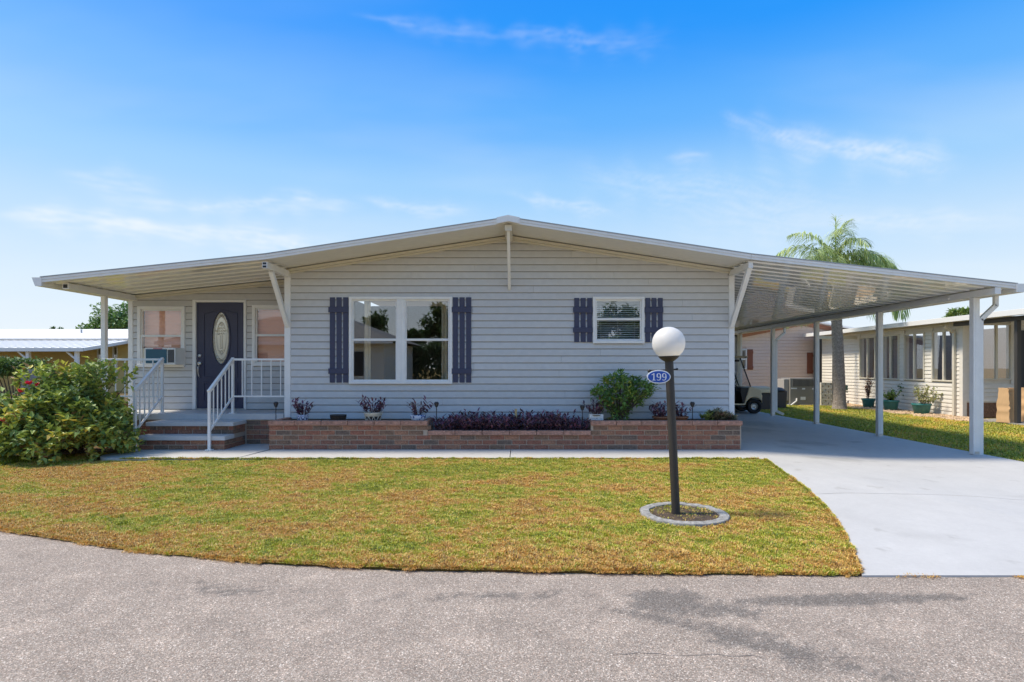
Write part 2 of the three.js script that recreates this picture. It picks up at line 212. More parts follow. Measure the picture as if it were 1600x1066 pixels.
function sheet(zs, xl, xr, n, yf, thick = 0.1) { // a concrete sheet between two side lines, with a skirt at its near edge
  const P = [], I = [], c = n + 1;
  zs.forEach((z, j) => { for (let i = 0; i <= n; i++) { const x = lerp(xl(z), xr(z), i / n), zz = z + 0.05 * n2(x * 1.1, 5) * Math.exp(-(((z - 6.44) / 0.5) ** 2)); P.push(x, yf(x, zz), -zz); if (i && j) { const a = (j - 1) * c + i - 1; I.push(a, a + 1, a + c, a + 1, a + c + 1, a + c); } } });
  const g = new THREE.BufferGeometry(); g.setAttribute('position', new THREE.Float32BufferAttribute(P, 3)); g.setIndex(I); g.computeVertexNormals();
  const skirt = []; for (let i = 0; i < n; i++) { const x0 = lerp(xl(zs[0]), xr(zs[0]), i / n), x1 = lerp(xl(zs[0]), xr(zs[0]), (i + 1) / n), z = -zs[0], a = yf(x0, zs[0]), b = yf(x1, zs[0]); skirt.push(x0, a - thick, z, x1, b - thick, z, x1, b, z, x0, a - thick, z, x1, b, z, x0, a, z); }
  for (let j = 0; j < zs.length - 1; j++) for (const e of [xl, xr]) { const x0 = e(zs[j]), x1 = e(zs[j + 1]), a = yf(x0, zs[j]), b = yf(x1, zs[j + 1]), z0 = -zs[j], z1 = -zs[j + 1], q = [x0, a - thick, z0, x1, b - thick, z1, x1, b, z1, x0, a - thick, z0, x1, b, z1, x0, a, z0]; skirt.push(...q); }
  const s = new THREE.BufferGeometry(); s.setAttribute('position', new THREE.Float32BufferAttribute(skirt, 3)); s.computeVertexNormals();
  const out = metreUV(join([g, s])), p = out.attributes.position, col = new Float32Array(p.count * 3);
  for (let i = 0; i < p.count; i++) { // scuffs and drips on the paint, mostly where cars stand
    const x = p.getX(i), z = -p.getZ(i); let k = 0;
    for (const [sx, sz, rx, rz, o] of [[4.95, 9.0, 0.75, 0.22, 0.2], [5.6, 11.2, 0.6, 0.5, 0.22], [6.75, 11.5, 0.18, 0.12, 0.35], [5.2, 13.5, 0.9, 0.8, 0.2], [6.2, 15.2, 0.8, 1.0, 0.2], [4.9, 10.3, 0.4, 0.3, 0.18], [4.6, 7.3, 0.5, 0.1, 0.06], [6.2, 6.6, 0.9, 0.07, 0.07], [5.0, 5.0, 0.25, 0.1, 0.05], [3.6, 4.9, 0.3, 0.2, 0.06]]) k = Math.max(k, o * smooth(0, 0.6, 1 - Math.hypot((x - sx) / rx, (z - sz) / rz) + 0.75 * fbm2(x * 2.6 + sz, z * 3.2, 4)));
    k += 0.035 * smooth(0.1, 0.6, fbm2(x * 1.3 + 9, z * 0.5, 4)); col.set([1 - k, 1 - k * 1.02, 1 - k * 1.06], i * 3);
  }
  out.setAttribute('color', new THREE.BufferAttribute(col, 3)); return out;
}
{
  const range = (a, b, n) => Array.from({ length: n + 1 }, (_, i) => lerp(a, b, i / n));
  const right = () => 8.02, left = (z) => z < 8.66 ? driveEdge(z) : z < 9.62 ? 3.735 : 3.71;
  const drivePaint = M.conc.clone(); drivePaint.vertexColors = true;
  const drive = new THREE.Group(); drive.name = 'driveway'; drive.userData.kind = 'structure'; drive.userData.label = 'white painted concrete driveway running under the carport'; scene.add(drive);
  mesh('slab', sheet(range(4.06, 6.44, 40), left, right, 70, driveY), drivePaint, drive);
  mesh('slab', sheet([...range(6.448, 8.655, 36), ...range(8.66, 9.615, 16), ...range(9.62, 14.2, 60)], left, right, 70, driveY), drivePaint, drive);
  mesh('slab', sheet(range(14.21, 22, 60), left, right, 50, driveY), drivePaint, drive);
  const walk = new THREE.Group(); walk.name = 'walkway'; walk.userData.kind = 'structure'; walk.userData.label = 'white painted concrete walkway along the brick planter'; scene.add(walk);
  const rounded = []; for (let a = 0; a <= 10; a++) { const t = Math.PI / 2 * a / 10; rounded.push([-6.2 - 0.42 * Math.sin(t), 9.08 - 0.42 * Math.cos(t)]); }
  mesh('slab', slab([[-4.36, 8.66], ...rounded, [-6.62, 10.29], [-4.26, 10.29], [-4.26, 9.63]].reverse(), -0.1, 0.004), M.conc, walk);
  mesh('slab', slab([[-4.348, 8.66], [-0.186, 8.66], [-0.186, 9.62], [-4.19, 9.62]], -0.1, 0.003), M.conc, walk);
  mesh('slab', slab([[-0.174, 8.66], [3.735, 8.66], [3.735, 9.62], [-0.174, 9.62]], -0.1, 0.004, (x) => Math.min(0, driveY(x, 9) - 0.004)), M.conc, walk);
}

// ---------------------------------------------------------------- our house
const ZW = 10.32, ZP = 11.27, ZF = 9.4;                       // front wall, porch wall, front edge of the roof
const XL = -4.29, XR = 3.85, XC = -0.22;                      // corners of the front wall, ridge
const RY = 3.77, SM = 0.151, BR = 3.77, SR = 0.1115, BL = -4.2, SL = 0.103;
const under = (x) => x > BR ? RY - SM * (BR - XC) - SR * (x - BR) : x < BL ? RY - SM * (XC - BL) - SL * (BL - x) : RY - SM * Math.abs(x - XC);
const house = thing('manufactured_home', 'wide grey vinyl-sided single-storey home with navy shutters and low gable roof', 'house', [XC, 0, -ZW]);
const winA = { x0: X(546, ZW), x1: X(707, ZW), y0: Y(600, ZW), y1: Y(464, ZW) }, winB = { x0: X(926, ZW), x1: X(1006.5, ZW), y0: Y(537, ZW), y1: Y(464, ZW) };
const winC = { x0: X(216, ZP), x1: X(290, ZP), y0: Y(574, ZP), y1: Y(479, ZP) }, winD = { x0: X(395, ZP), x1: X(466, ZP), y0: Y(572, ZP), y1: Y(477, ZP) };
const doorO = { x0: X(302, ZP), x1: X(385.5, ZP), y0: 0.55, y1: Y(469, ZP) };

function plankGeo(xa0, xa1, xb0, xb1, y0, y1, z) { // a lap of siding: foot stands proud, top is tucked in; ends may slope along the roof
  const b = 0.024, t = 0.008, ends = [[xa0, xa1], [xb0, xb1]], P = [], ys = Math.max(y0 + (y1 - y0) * 0.5, y1 - 0.012);
  const sec = ends.map(([e0, e1]) => { const at = (y) => lerp(e0, e1, (y - y0) / (y1 - y0)), ym = lerp(y0, ys, 0.5);
    return [V(e0, y0, z - 0.01), V(e0, y0, z + b - 0.004), V(e0, y0 + 0.004, z + b), V(at(ym), ym, z + (b + t) / 2 + 0.002), V(at(ys), ys, z + t), V(at(ys), ys + 0.001, z - 0.004), V(e1, y1, z - 0.004), V(e1, y1, z - 0.01)]; });
  const n = sec[0].length; for (let i = 0; i < n; i++) { const a = sec[0][i], c = sec[0][(i + 1) % n], d = sec[1][i], e = sec[1][(i + 1) % n]; for (const q of [a, d, e, a, e, c]) P.push(q.x, q.y, q.z); }
  for (const [s, f] of [[sec[0], 1], [sec[1], 0]]) for (let i = 1; i < n - 1; i++) { const l = f ? [s[0], s[i + 1], s[i]] : [s[0], s[i], s[i + 1]]; for (const q of l) P.push(q.x, q.y, q.z); }
  // outward winding
  const g = new THREE.BufferGeometry(); for (let i = 0; i < P.length; i += 9) { const t3 = P.slice(i + 3, i + 6); for (let q = 0; q < 3; q++) { P[i + 3 + q] = P[i + 6 + q]; P[i + 6 + q] = t3[q]; } }
  g.setAttribute('position', new THREE.Float32BufferAttribute(P, 3)); g.computeVertexNormals(); return metreUV(g, 1.3, R() * 5, R() * 5);
}
function siding(parent, xa, xb, ybase, z, topAt, openings, course = 0.127, seams = 3.66) {
  for (let y = ybase; ; y += course) {
    const y1 = y + course + 0.002;
    let lo = xa, hi = xb; // where the roof still leaves the course some height
    while (lo < hi && topAt(lo) < y + 0.02) lo += 0.02; while (hi > lo && topAt(hi) < y + 0.02) hi -= 0.02;
    if (hi - lo < 0.1) break;
    let lo1 = lo, hi1 = hi; while (lo1 < hi1 && topAt(lo1) < y1) lo1 += 0.02; while (hi1 > lo1 && topAt(hi1) < y1) hi1 -= 0.02;
    const yt = hi1 <= lo1 ? Math.min(y1, Math.max(topAt(lo), topAt(hi), topAt((lo + hi) / 2))) : y1; if (hi1 <= lo1) { lo1 = hi1 = (lo + hi) / 2; lo1 -= 0.3; hi1 += 0.3; }
    let spans = [[lo, hi]];
    for (const o of openings) if (y < o.y1 && y + course > o.y0) spans = spans.flatMap(([a, b]) => o.x1 <= a || o.x0 >= b ? [[a, b]] : [[a, o.x0 + 0.03], [o.x1 - 0.03, b]].filter(([p, q]) => q - p > 0.01));
    for (const o of openings) { // the strips left over below and above an opening
      const a = Math.max(lo, o.x0 + 0.031), b = Math.min(hi, o.x1 - 0.031); if (b <= a) continue;
      if (y < o.y0 - 0.012 && y + course > o.y0) part('siding_board', plankGeo(a, a, b, b, y, o.y0 + 0.004, -z), pick(M.siding), parent);
      if (y < o.y1 && y + course > o.y1 + 0.012) part('siding_board', plankGeo(a, a, b, b, o.y1 - 0.004, y1, -z), pick(M.siding), parent);
    }
    for (const [a, b] of spans) {
      const cuts = [a]; let c = xa + rr(0.6, seams); while (c < b) { if (c > a + 0.25 && c < b - 0.25) cuts.push(c); c += seams; } cuts.push(b);
      for (let i = 0; i < cuts.length - 1; i++) { const p = cuts[i] + (i ? 0.003 : 0), q = cuts[i + 1]; part('siding_board', plankGeo(p, p === lo ? Math.max(p, lo1) : p, q, q === hi ? Math.min(q, hi1) : q, y, yt, -z), pick(M.siding), parent); }
    }
  }
}
{ // wall cores with openings, back and side walls, floor
  const hole = (o) => rect(o.x0 + 0.035, o.x1 - 0.035, o.y0 + 0.035, o.y1 - 0.035).reverse();
  const top = (xs) => xs.map((x) => [x, under(x) - 0.02]);
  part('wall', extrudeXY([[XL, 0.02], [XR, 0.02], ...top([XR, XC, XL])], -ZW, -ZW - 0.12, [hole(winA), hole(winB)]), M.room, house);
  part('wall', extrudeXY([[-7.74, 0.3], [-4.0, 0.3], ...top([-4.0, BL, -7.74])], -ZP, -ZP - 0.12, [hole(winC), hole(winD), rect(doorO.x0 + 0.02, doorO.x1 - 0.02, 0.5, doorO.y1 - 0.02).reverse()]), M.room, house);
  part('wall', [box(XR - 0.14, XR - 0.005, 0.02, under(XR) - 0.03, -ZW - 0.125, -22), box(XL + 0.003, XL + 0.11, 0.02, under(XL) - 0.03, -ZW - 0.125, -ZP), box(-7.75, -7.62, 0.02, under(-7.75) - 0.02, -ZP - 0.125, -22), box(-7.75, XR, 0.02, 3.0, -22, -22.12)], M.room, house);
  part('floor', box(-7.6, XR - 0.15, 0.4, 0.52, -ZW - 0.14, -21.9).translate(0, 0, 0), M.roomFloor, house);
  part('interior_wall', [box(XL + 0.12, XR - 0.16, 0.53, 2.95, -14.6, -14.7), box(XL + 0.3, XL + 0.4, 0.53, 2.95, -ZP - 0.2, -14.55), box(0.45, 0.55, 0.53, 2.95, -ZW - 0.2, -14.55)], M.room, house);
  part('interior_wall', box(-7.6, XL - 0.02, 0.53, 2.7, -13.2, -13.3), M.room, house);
}
siding(house, XL + 0.1, XR - 0.09, 0.2, ZW, (x) => under(x) - 0.05, [winA, winB]);
siding(house, -7.68, -4.05, 0.56, ZP, (x) => under(x) - 0.045, [winC, winD, doorO]);
// corner boards and rake mouldings
part('corner_trim', [rbox(XL, XL + 0.11, 0.2, under(XL) - 0.02, -ZW + 0.03, -ZW - 0.08)], M.white, house);
part('corner_trim', [rbox(XR - 0.1, XR, 0.02, under(XR) - 0.02, -ZW + 0.03, -ZW - 0.08)], M.white, house);
part('corner_trim', [rbox(-7.77, -7.68, 0.3, under(-7.77) - 0.02, -ZP + 0.03, -ZP - 0.08)], M.white, house);
function rake(x0, x1, drop, h, z0, z1, m, name) { part(name, extrudeXY([[x0, under(x0) - drop - h], [x1, under(x1) - drop - h], [x1, under(x1) - drop], [x0, under(x0) - drop]], z0, z1), m, house); }
for (const [a, b, z] of [[XL + 0.02, XC, ZW], [XC, XR - 0.02, ZW], [-7.7, BL, ZP]]) { rake(a, b, 0.012, 0.045, -z + 0.004, -z + 0.075, M.cream, 'rake_moulding'); rake(a, b, 0.06, 0.034, -z, -z + 0.04, M.cream, 'rake_moulding'); }
// main roof: soffit panels, deck, fascia, drip edge, ridge cap
for (const s of [-1, 1]) {
  const e = s < 0 ? BL : BR;
  for (let k = 0; k < 3; k++) { const z0 = -ZF + 0.03 - k * 0.31, z1 = z0 - 0.304, pts = [[XC, RY + 0.003 * k], [e, under(e) + 0.003 * k], [e, under(e) + 0.02], [XC, RY + 0.02]]; part('soffit_panel', extrudeXY(s < 0 ? pts.reverse() : pts, z0, z1), M.soffit, house); }
  const deck = [[XC, RY + 0.022], [e, under(e) + 0.022], [e, under(e) + 0.075], [XC, RY + 0.075]];
  part('roof_deck', extrudeXY(s < 0 ? deck.reverse() : deck, -ZF + 0.02, -22.4), M.roofTop, house);
}
function fascia(x0, x1, parent, lift = 0) {
  const q = (a, b, d) => [[x0, under(x0) + a + lift], [x1, under(x1) + a + lift], [x1, under(x1) + b + lift], [x0, under(x0) + b + lift]];
  part('fascia', extrudeXY(q(-0.005, 0.034), -ZF + 0.03, -ZF + 0.05), M.metalWhite, parent);
  part('fascia', extrudeXY(q(0.036, 0.075), -ZF + 0.03, -ZF + 0.058), M.metalWhite, parent);
  part('drip_edge', extrudeXY(q(0.077, 0.092), -ZF - 0.1, -ZF + 0.066), M.drip, parent);
}
fascia(BL, XC - 0.16, house); fascia(XC + 0.16, BR - 0.005, house);
part('ridge_cap', extrudeXY([[XC - 0.19, under(XC - 0.19) + 0.0], [XC, RY + 0.01], [XC + 0.19, under(XC + 0.19) + 0.0], [XC + 0.19, under(XC + 0.19) + 0.1], [XC, RY + 0.112], [XC - 0.19, under(XC - 0.19) + 0.1]], -ZF + 0.06, -ZF + 0.085), M.metalWhite, house);
part('ridge_cap', extrudeXY([[XC - 0.19, under(XC - 0.19) + 0.094], [XC, RY + 0.106], [XC + 0.19, under(XC + 0.19) + 0.094], [XC + 0.19, under(XC + 0.19) + 0.108], [XC, RY + 0.12], [XC - 0.19, under(XC - 0.19) + 0.108]], -ZF + 0.055, -22.4), M.drip, house);
{ const v = lathe([[0, 0], [0.07, 0], [0.07, 0.2], [0.12, 0.2], [0.12, 0.24], [0.04, 0.29], [0, 0.29]], 16); v.translate(X(860, 10.4), under(X(860, 10.4)) + 0.07, -10.4); part('roof_vent', v, M.white, house); }
// braces that carry the overhang
function brace(x, y0, y1, zf, w) { part('roof_brace', [barZY(x, -ZW + 0.03, y0, zf, y1, w, 0.07)], M.white, house); }
part('roof_beam', [box(XL + 0.02, XL + 0.1, under(XL) - 0.14, under(XL) - 0.035, -ZW + 0.04, -ZF + 0.03)], M.white, house);
part('roof_beam', [box(XR - 0.095, XR - 0.02, under(XR) - 0.125, under(XR) - 0.03, -ZW + 0.04, -ZF - 0.02)], M.white, house);
part('beam_end_cap', [box(XL + 0.03, XL + 0.09, under(XL) - 0.08, under(XL) - 0.045, -ZF + 0.028, -ZF + 0.034), box(XL + 0.03, XL + 0.09, under(XL) - 0.13, under(XL) - 0.095, -ZF + 0.028, -ZF + 0.034)], M.black, house);
brace(XL + 0.06, Y(510, ZW), under(XL) - 0.15, -9.62, 0.07); brace(XR - 0.058, Y(511, ZW), under(XR) - 0.09, -9.46, 0.075);
part('roof_brace', [barZY(XC + 0.0, -ZW + 0.02, Y(452, ZW), -ZF - 0.06, RY - 0.075, 0.05, 0.06)], M.white, house);
part('roof_beam', box(XC - 0.06, XC + 0.06, RY - 0.12, RY - 0.02, -ZW + 0.06, -ZF - 0.02), M.cream, house);

// windows
function sashWindow(o, z, parent, glass, opts = {}) {
  const w = new THREE.Group(); w.name = 'window'; w.position.set((o.x0 + o.x1) / 2, o.y0, -z).sub(wpos(parent)); parent.add(w);
  const t = opts.t ?? 0.05, f = -z + 0.045, b = -z - 0.07;
  part('frame', [rbox(o.x0, o.x1, o.y1 - t, o.y1, f, b, 0.004), rbox(o.x0, o.x1, o.y0, o.y0 + t, f + 0.01, b, 0.004), rbox(o.x0, o.x0 + t, o.y0 + t - 0.004, o.y1 - t + 0.004, f - 0.002, b + 0.002, 0.004), rbox(o.x1 - t, o.x1, o.y0 + t - 0.004, o.y1 - t + 0.004, f - 0.002, b + 0.002, 0.004)], M.white, w);
  const units = opts.mullion ? [[o.x0 + t, opts.mullion[0]], [opts.mullion[1], o.x1 - t]] : [[o.x0 + t, o.x1 - t]];
  if (opts.mullion) part('mullion', [rbox(opts.mullion[0] - 0.002, opts.mullion[1] + 0.002, o.y0 + t, o.y1 - t, f - 0.008, b, 0.004), rbox((opts.mullion[0] + opts.mullion[1]) / 2 - 0.014, (opts.mullion[0] + opts.mullion[1]) / 2 + 0.014, o.y0 + t, o.y1 - t, f - 0.012, f - 0.003, 0.003)], M.white, w);
  for (const [a, c] of units) {
    const r = opts.rail, s = 0.028;
    part('sash', [box(a, a + s, r + 0.02, o.y1 - t, -z + 0.01, -z - 0.03), box(c - s, c, r + 0.02, o.y1 - t, -z + 0.01, -z - 0.03), box(a + s, c - s, o.y1 - t - s, o.y1 - t, -z + 0.01, -z - 0.03), rbox(a, c, r - 0.022, r + 0.02, -z + 0.03, -z - 0.03, 0.004)], M.white, w);
    part('sash', [box(a, a + s, o.y0 + t, r - 0.023, -z + 0.024, -z - 0.01), box(c - s, c, o.y0 + t, r - 0.023, -z + 0.024, -z - 0.01), box(a + s, c - s, o.y0 + t, o.y0 + t + s, -z + 0.024, -z - 0.01)], M.white, w);
    part('pane', box(a + s - 0.004, c - s + 0.004, r + 0.018, o.y1 - t - s + 0.004, -z - 0.01, -z - 0.0105), glass, w);
    if (!opts.noLower) part('pane', box(a + s - 0.004, c - s + 0.004, o.y0 + t + s - 0.004, r - 0.02, -z + 0.006, -z + 0.0055), glass, w);
    else part('pane', box(a + s - 0.004, c - s + 0.004, opts.noLower, r - 0.02, -z + 0.006, -z + 0.0055), glass, w);
  }
  return w;
}
sashWindow(winA, ZW, house, M.glass, { mullion: [X(621, ZW), X(633, ZW)], rail: Y(531, ZW) });
sashWindow(winB, ZW, house, M.glass, { rail: Y(499, ZW) });
sashWindow(winC, ZP, house, M.thinGlass, { rail: Y(525, ZP), noLower: Y(542, ZP), t: 0.06 });
sashWindow(winD, ZP, house, M.thinGlass, { rail: Y(524, ZP), t: 0.06 });
// shutters: three boards under two battens
function shutter(px0, px1, py0, py1, b0, b1) {
  const x0 = X(px0, ZW), x1 = X(px1, ZW), y0 = Y(py1, ZW), y1 = Y(py0, ZW), s = new THREE.Group(); s.name = 'shutter'; s.position.set((x0 + x1) / 2, y0, -ZW).sub(wpos(house)); house.add(s);
  const w = (x1 - x0 - 0.05) / 3; for (let k = 0; k < 3; k++) part('board', rbox(x0 + k * (w + 0.025), x0 + k * (w + 0.025) + w, y0, y1, -ZW + 0.024, -ZW + 0.034, 0.003), M.navy, s);
  for (const b of [b0, b1]) part('batten', rbox(x0 - 0.02, x1 + 0.006, Y(b + 4.2, ZW), Y(b - 4.2, ZW), -ZW + 0.0345, -ZW + 0.052, 0.003), M.navy, s);
}
shutter(516, 545, 465, 598, 484.5, 580); shutter(708, 736.5, 465, 598, 484.5, 580); shutter(897, 925, 466, 535, 485, 516); shutter(1008, 1035, 466, 535, 485, 516);
{ // front door
  const d = new THREE.Group(); d.name = 'door'; d.position.set((doorO.x0 + doorO.x1) / 2, 0.55, -ZP).sub(wpos(house)); house.add(d);
  const x0 = X(307.5, ZP), x1 = X(381.5, ZP), yb = 0.575, yt = Y(473, ZP), xm = (x0 + x1) / 2, zf = -ZP + 0.0;
  part('frame', [rbox(doorO.x0, x0 - 0.004, 0.55, doorO.y1, -ZP + 0.04, -ZP - 0.1, 0.004), rbox(x1 + 0.004, doorO.x1, 0.55, doorO.y1, -ZP + 0.04, -ZP - 0.1, 0.004), rbox(x0 - 0.004, x1 + 0.004, yt + 0.004, doorO.y1 - 0.001, -ZP + 0.038, -ZP - 0.1, 0.004)], M.white, d);
  part('threshold', rbox(doorO.x0 + 0.02, doorO.x1 - 0.02, 0.551, 0.572, -ZP + 0.06, -ZP - 0.05, 0.004), M.steel, d);
  const oc = Y(528.5, ZP), rx = X(358.5, ZP) - X(345, ZP), ry = 0.5 * (Y(494, ZP) - Y(575, ZP)), oval = (kx, ky, n = 36) => Array.from({ length: n }, (_, i) => [xm + 0.005 + kx * Math.cos(i / n * 2 * Math.PI), oc + ky * Math.sin(i / n * 2 * Math.PI)]);
  part('leaf', extrudeXY(rect(x0, x1, yb, yt), zf - 0.045, zf, [oval(rx, ry).reverse()]), M.door, d);
  // raised mouldings round the oval, with an arched head, and two low panels
  const arch = (gx, b, t, rise) => { const l = [[x0 + gx, b], [x1 - gx, b]]; for (let k = 0; k <= 14; k++) { const u = k / 14; l.push([lerp(x1 - gx, x0 + gx, u), t + rise * Math.sin(Math.PI * u) ** 1.5]); } return l; };
  const pb = Y(590, ZP), pt = Y(489, ZP);
  part('moulding', extrudeXY(arch(0.13, pb, pt, 0.07), zf, zf + 0.012, [arch(0.152, pb + 0.022, pt - 0.022, 0.07).reverse()], 0.003), M.door, d);
  part('moulding', extrudeXY(rect(x0 + 0.13, x1 - 0.13, 0.72, pb - 0.09), zf, zf + 0.012, [rect(x0 + 0.152, x1 - 0.152, 0.742, pb - 0.112).reverse()], 0.003), M.door, d);
  part('oval_rim', extrudeXY(oval(rx + 0.03, ry + 0.03), zf, zf + 0.016, [oval(rx - 0.004, ry - 0.004).reverse()], 0.004), M.door, d);
  const pane = part('oval_glass', extrudeXY(oval(rx - 0.002, ry - 0.002), zf - 0.03, zf - 0.022), M.leaded, d);
  // cut-glass bevels and brass came
  const pcs = [], came = [], c0 = V(xm + 0.005, oc, zf - 0.015), G = rngOf(12);
  for (let k = 0; k < 26; k++) { const a = k / 26 * 2 * Math.PI, p = V(c0.x + Math.cos(a) * rx * 0.86, c0.y + Math.sin(a) * ry * 0.92, c0.z); const g = new THREE.OctahedronGeometry(0.02 + G() * 0.006); g.scale(0.75, 1.2, 0.5); g.rotateZ(a); g.translate(p.x, p.y, p.z); pcs.push(g); }
  for (const [yy, n] of [[0.5, 1], [0.38, 3], [0.27, 5], [0.16, 3], [-0.5, 3], [-0.62, 1], [-0.38, 1]]) for (let k = 0; k < n; k++) { const g = new THREE.OctahedronGeometry(0.026); g.scale(0.8, 1.3, 0.5); g.rotateZ(G() * 3); g.translate(c0.x + (k - (n - 1) / 2) * 0.05, c0.y + yy * ry, c0.z); pcs.push(g); }
  came.push(box(c0.x - 0.022, c0.x - 0.012, oc - 0.42 * ry, oc + 0.1 * ry, c0.z - 0.005, c0.z + 0.004), box(c0.x + 0.012, c0.x + 0.022, oc - 0.42 * ry, oc + 0.1 * ry, c0.z - 0.005, c0.z + 0.004));
  for (const k of [0.8, 0.55]) { const o = new THREE.TorusGeometry(1, 0.045, 4, 40); o.scale(rx * k, ry * (k + 0.05), 0.08); o.translate(c0.x, c0.y, c0.z - 0.004); came.push(o.toNonIndexed()); }
  part('bevel', pcs.map((g) => g.index ? g.toNonIndexed() : g), M.leaded, pane); part('came', came, M.brass, pane);
  const hx = x0 + 0.06, hy = Y(560, ZP), knob = lathe([[0, 0.03], [0.028, 0.028], [0.03, 0.012], [0.034, 0]], 16); knob.rotateX(Math.PI / 2); const k2 = knob.clone(); knob.translate(hx, Y(556, ZP), zf); k2.scale(1.25, 1.25, 1.5); k2.translate(hx, Y(568, ZP), zf);
  part('deadbolt', knob, M.steel, d);
  const curve = new THREE.CatmullRomCurve3([V(hx, Y(572, ZP), zf + 0.01), V(hx, Y(573, ZP), zf + 0.06), V(hx, Y(581, ZP), zf + 0.065), V(hx, Y(588, ZP), zf + 0.03), V(hx, Y(590, ZP), zf)]);
  part('handle', [k2.toNonIndexed(), new THREE.TubeGeometry(curve, 14, 0.011, 6).toNonIndexed()], M.steel, d);
}
// inside the windows
{
  const folds = (x0, x1, y0, y1, z) => { const pts = [], n = Math.max(4, Math.round((x1 - x0) / 0.02)), back = []; for (let i = 0; i <= n; i++) { const x = lerp(x0, x1, i / n), d = 0.022 * Math.sin(i * 1.6); pts.push([x, z + d]); back.unshift([x, z + d - 0.004]); } return slab([...pts, ...back].map(([x, q]) => [x, -q]).reverse(), y0, y1); };
  const c = (a, b, label) => tag(mesh('curtain', folds(X(a, 10.55), X(b, 10.55), 0.7, 2.7, -10.55), M.curtain), label, 'curtain', 'curtains behind the double front window');
  c(569, 579, 'narrow cream curtain gathered behind left half of double front window'); c(690, 700, 'narrow cream curtain gathered behind right half of double front window');
  const bl = thing('venetian_blind', 'white venetian blind behind the small front window', 'blind', [(winB.x0 + winB.x1) / 2, winB.y0, -ZW - 0.1]);
  for (let y = winB.y0 + 0.09; y < winB.y1 - 0.07; y += 0.04) { const g = new THREE.BoxGeometry(winB.x1 - winB.x0 - 0.12, 0.002, 0.042); g.rotateX(0.42); g.translate((winB.x0 + winB.x1) / 2, y, -ZW - 0.1); part('slat', metreUV(g), M.blind, bl); }
  for (const u of [0.17, 0.5, 0.83]) { const x = lerp(winB.x0, winB.x1, u); part('cord', box(x - 0.002, x + 0.002, winB.y0 + 0.06, winB.y1 - 0.05, -ZW - 0.078, -ZW - 0.076), M.blind, bl); }
  part('head_rail', rbox(winB.x0 + 0.06, winB.x1 - 0.06, winB.y1 - 0.075, winB.y1 - 0.04, -ZW - 0.08, -ZW - 0.125), M.blind, bl);
  for (const [w, nm] of [[winC, 'window with the air conditioner'], [winD, 'window right of the front door']]) {
    const s = []; let k = 0; for (let y = w.y0 + 0.07; y < w.y1 - 0.06; y += 0.05, k++) { const g = new THREE.BoxGeometry(w.x1 - w.x0 - 0.13, 0.052, 0.002); g.rotateX(k % 2 ? 0.2 : -0.2); g.translate((w.x0 + w.x1) / 2, y, -ZP - 0.09); s.push(metreUV(g)); }
    tag(mesh('pleated_shade', s, M.shade), 'peach pleated shade inside the porch ' + nm, 'shade', 'peach shades on the porch');
  }
}
// ---------------------------------------------------------------- porch roof
const porch = thing('porch_roof', 'white aluminium pan roof over the front porch with a box gutter', 'porch roof', [-6, 0, -ZW]);
const panProfile = (w) => [[0, 0], [w * 0.30, 0], [w * 0.37, 0.028], [w * 0.63, 0.028], [w * 0.70, 0], [w, 0], [w, 0.004], [w * 0.71, 0.004], [w * 0.635, 0.032], [w * 0.365, 0.032], [w * 0.29, 0.004], [0, 0.004]];
function pans(parent, x0, x1, zNear, zFar, w) { // pans run down the slope, side by side in depth
  const L = Math.hypot(x1 - x0, under(x1) - under(x0)), s = new THREE.Shape(panProfile(w - 0.006).map((p) => new THREE.Vector2(...p))), g = new THREE.ExtrudeGeometry(s, { depth: L, bevelEnabled: false });
  g.rotateY(Math.PI / 2); g.rotateZ(Math.atan2(under(x1) - under(x0), x1 - x0)); const geo = metreUV(g), p = wpos(parent);
  for (let z = zNear; z < zFar; z += w) { const m = mesh('roof_pan', geo, M.pan, parent); m.position.set(x0 - p.x, under(x0) - p.y, -z - p.z); }
}
pans(porch, -7.86, BL - 0.004, ZF + 0.0, 14.2, 0.305);
part('roof_skin', extrudeXY([[-7.9, under(-7.9) + 0.045], [BL - 0.003, under(BL) + 0.045], [BL - 0.003, under(BL) + 0.07], [-7.9, under(-7.9) + 0.07]], -ZF + 0.02, -14.6), M.roofTop, porch);
fascia(-7.9, BL - 0.003, porch);
part('beam', box(-7.7, -7.6, under(-7.65) - 0.115, under(-7.65) - 0.012, -9.55, -ZP), M.white, porch);
part('beam_end_cap', box(-7.685, -7.615, under(-7.65) - 0.095, under(-7.65) - 0.035, -9.545, -9.549), M.black, porch);
part('post', [rbox(-7.69, -7.61, 0.0, under(-7.65) - 0.116, -10.4, -10.48)], M.white, porch);
function gutter(xi, xo, ytop, zn, zf, parent) { // an open box gutter with a lipped outer face and an end cap
  const h = 0.14, s = Math.sign(xo - xi), pr = [[xi, ytop], [xi, ytop - h], [xo - s * 0.05, ytop - h], [xo, ytop - 0.02], [xo + s * 0.008, ytop], [xo - s * 0.004, ytop], [xo - s * 0.055, ytop - h + 0.004], [xi + s * 0.004, ytop - h + 0.004], [xi + s * 0.004, ytop]];
  part('gutter', extrudeXY(s > 0 ? pr : pr.reverse(), -zn - 0.004, -zf), M.metalWhite, parent);
  const cap = [[xi, ytop], [xi, ytop - h], [xo - s * 0.05, ytop - h], [xo + s * 0.004, ytop]]; part('gutter_end', extrudeXY(s > 0 ? cap : cap.reverse(), -zn + 0.004, -zn - 0.003), M.metalWhite, parent);
}
gutter(-7.875, -8.03, under(-7.9) + 0.075, ZF - 0.06, 14.6, porch);

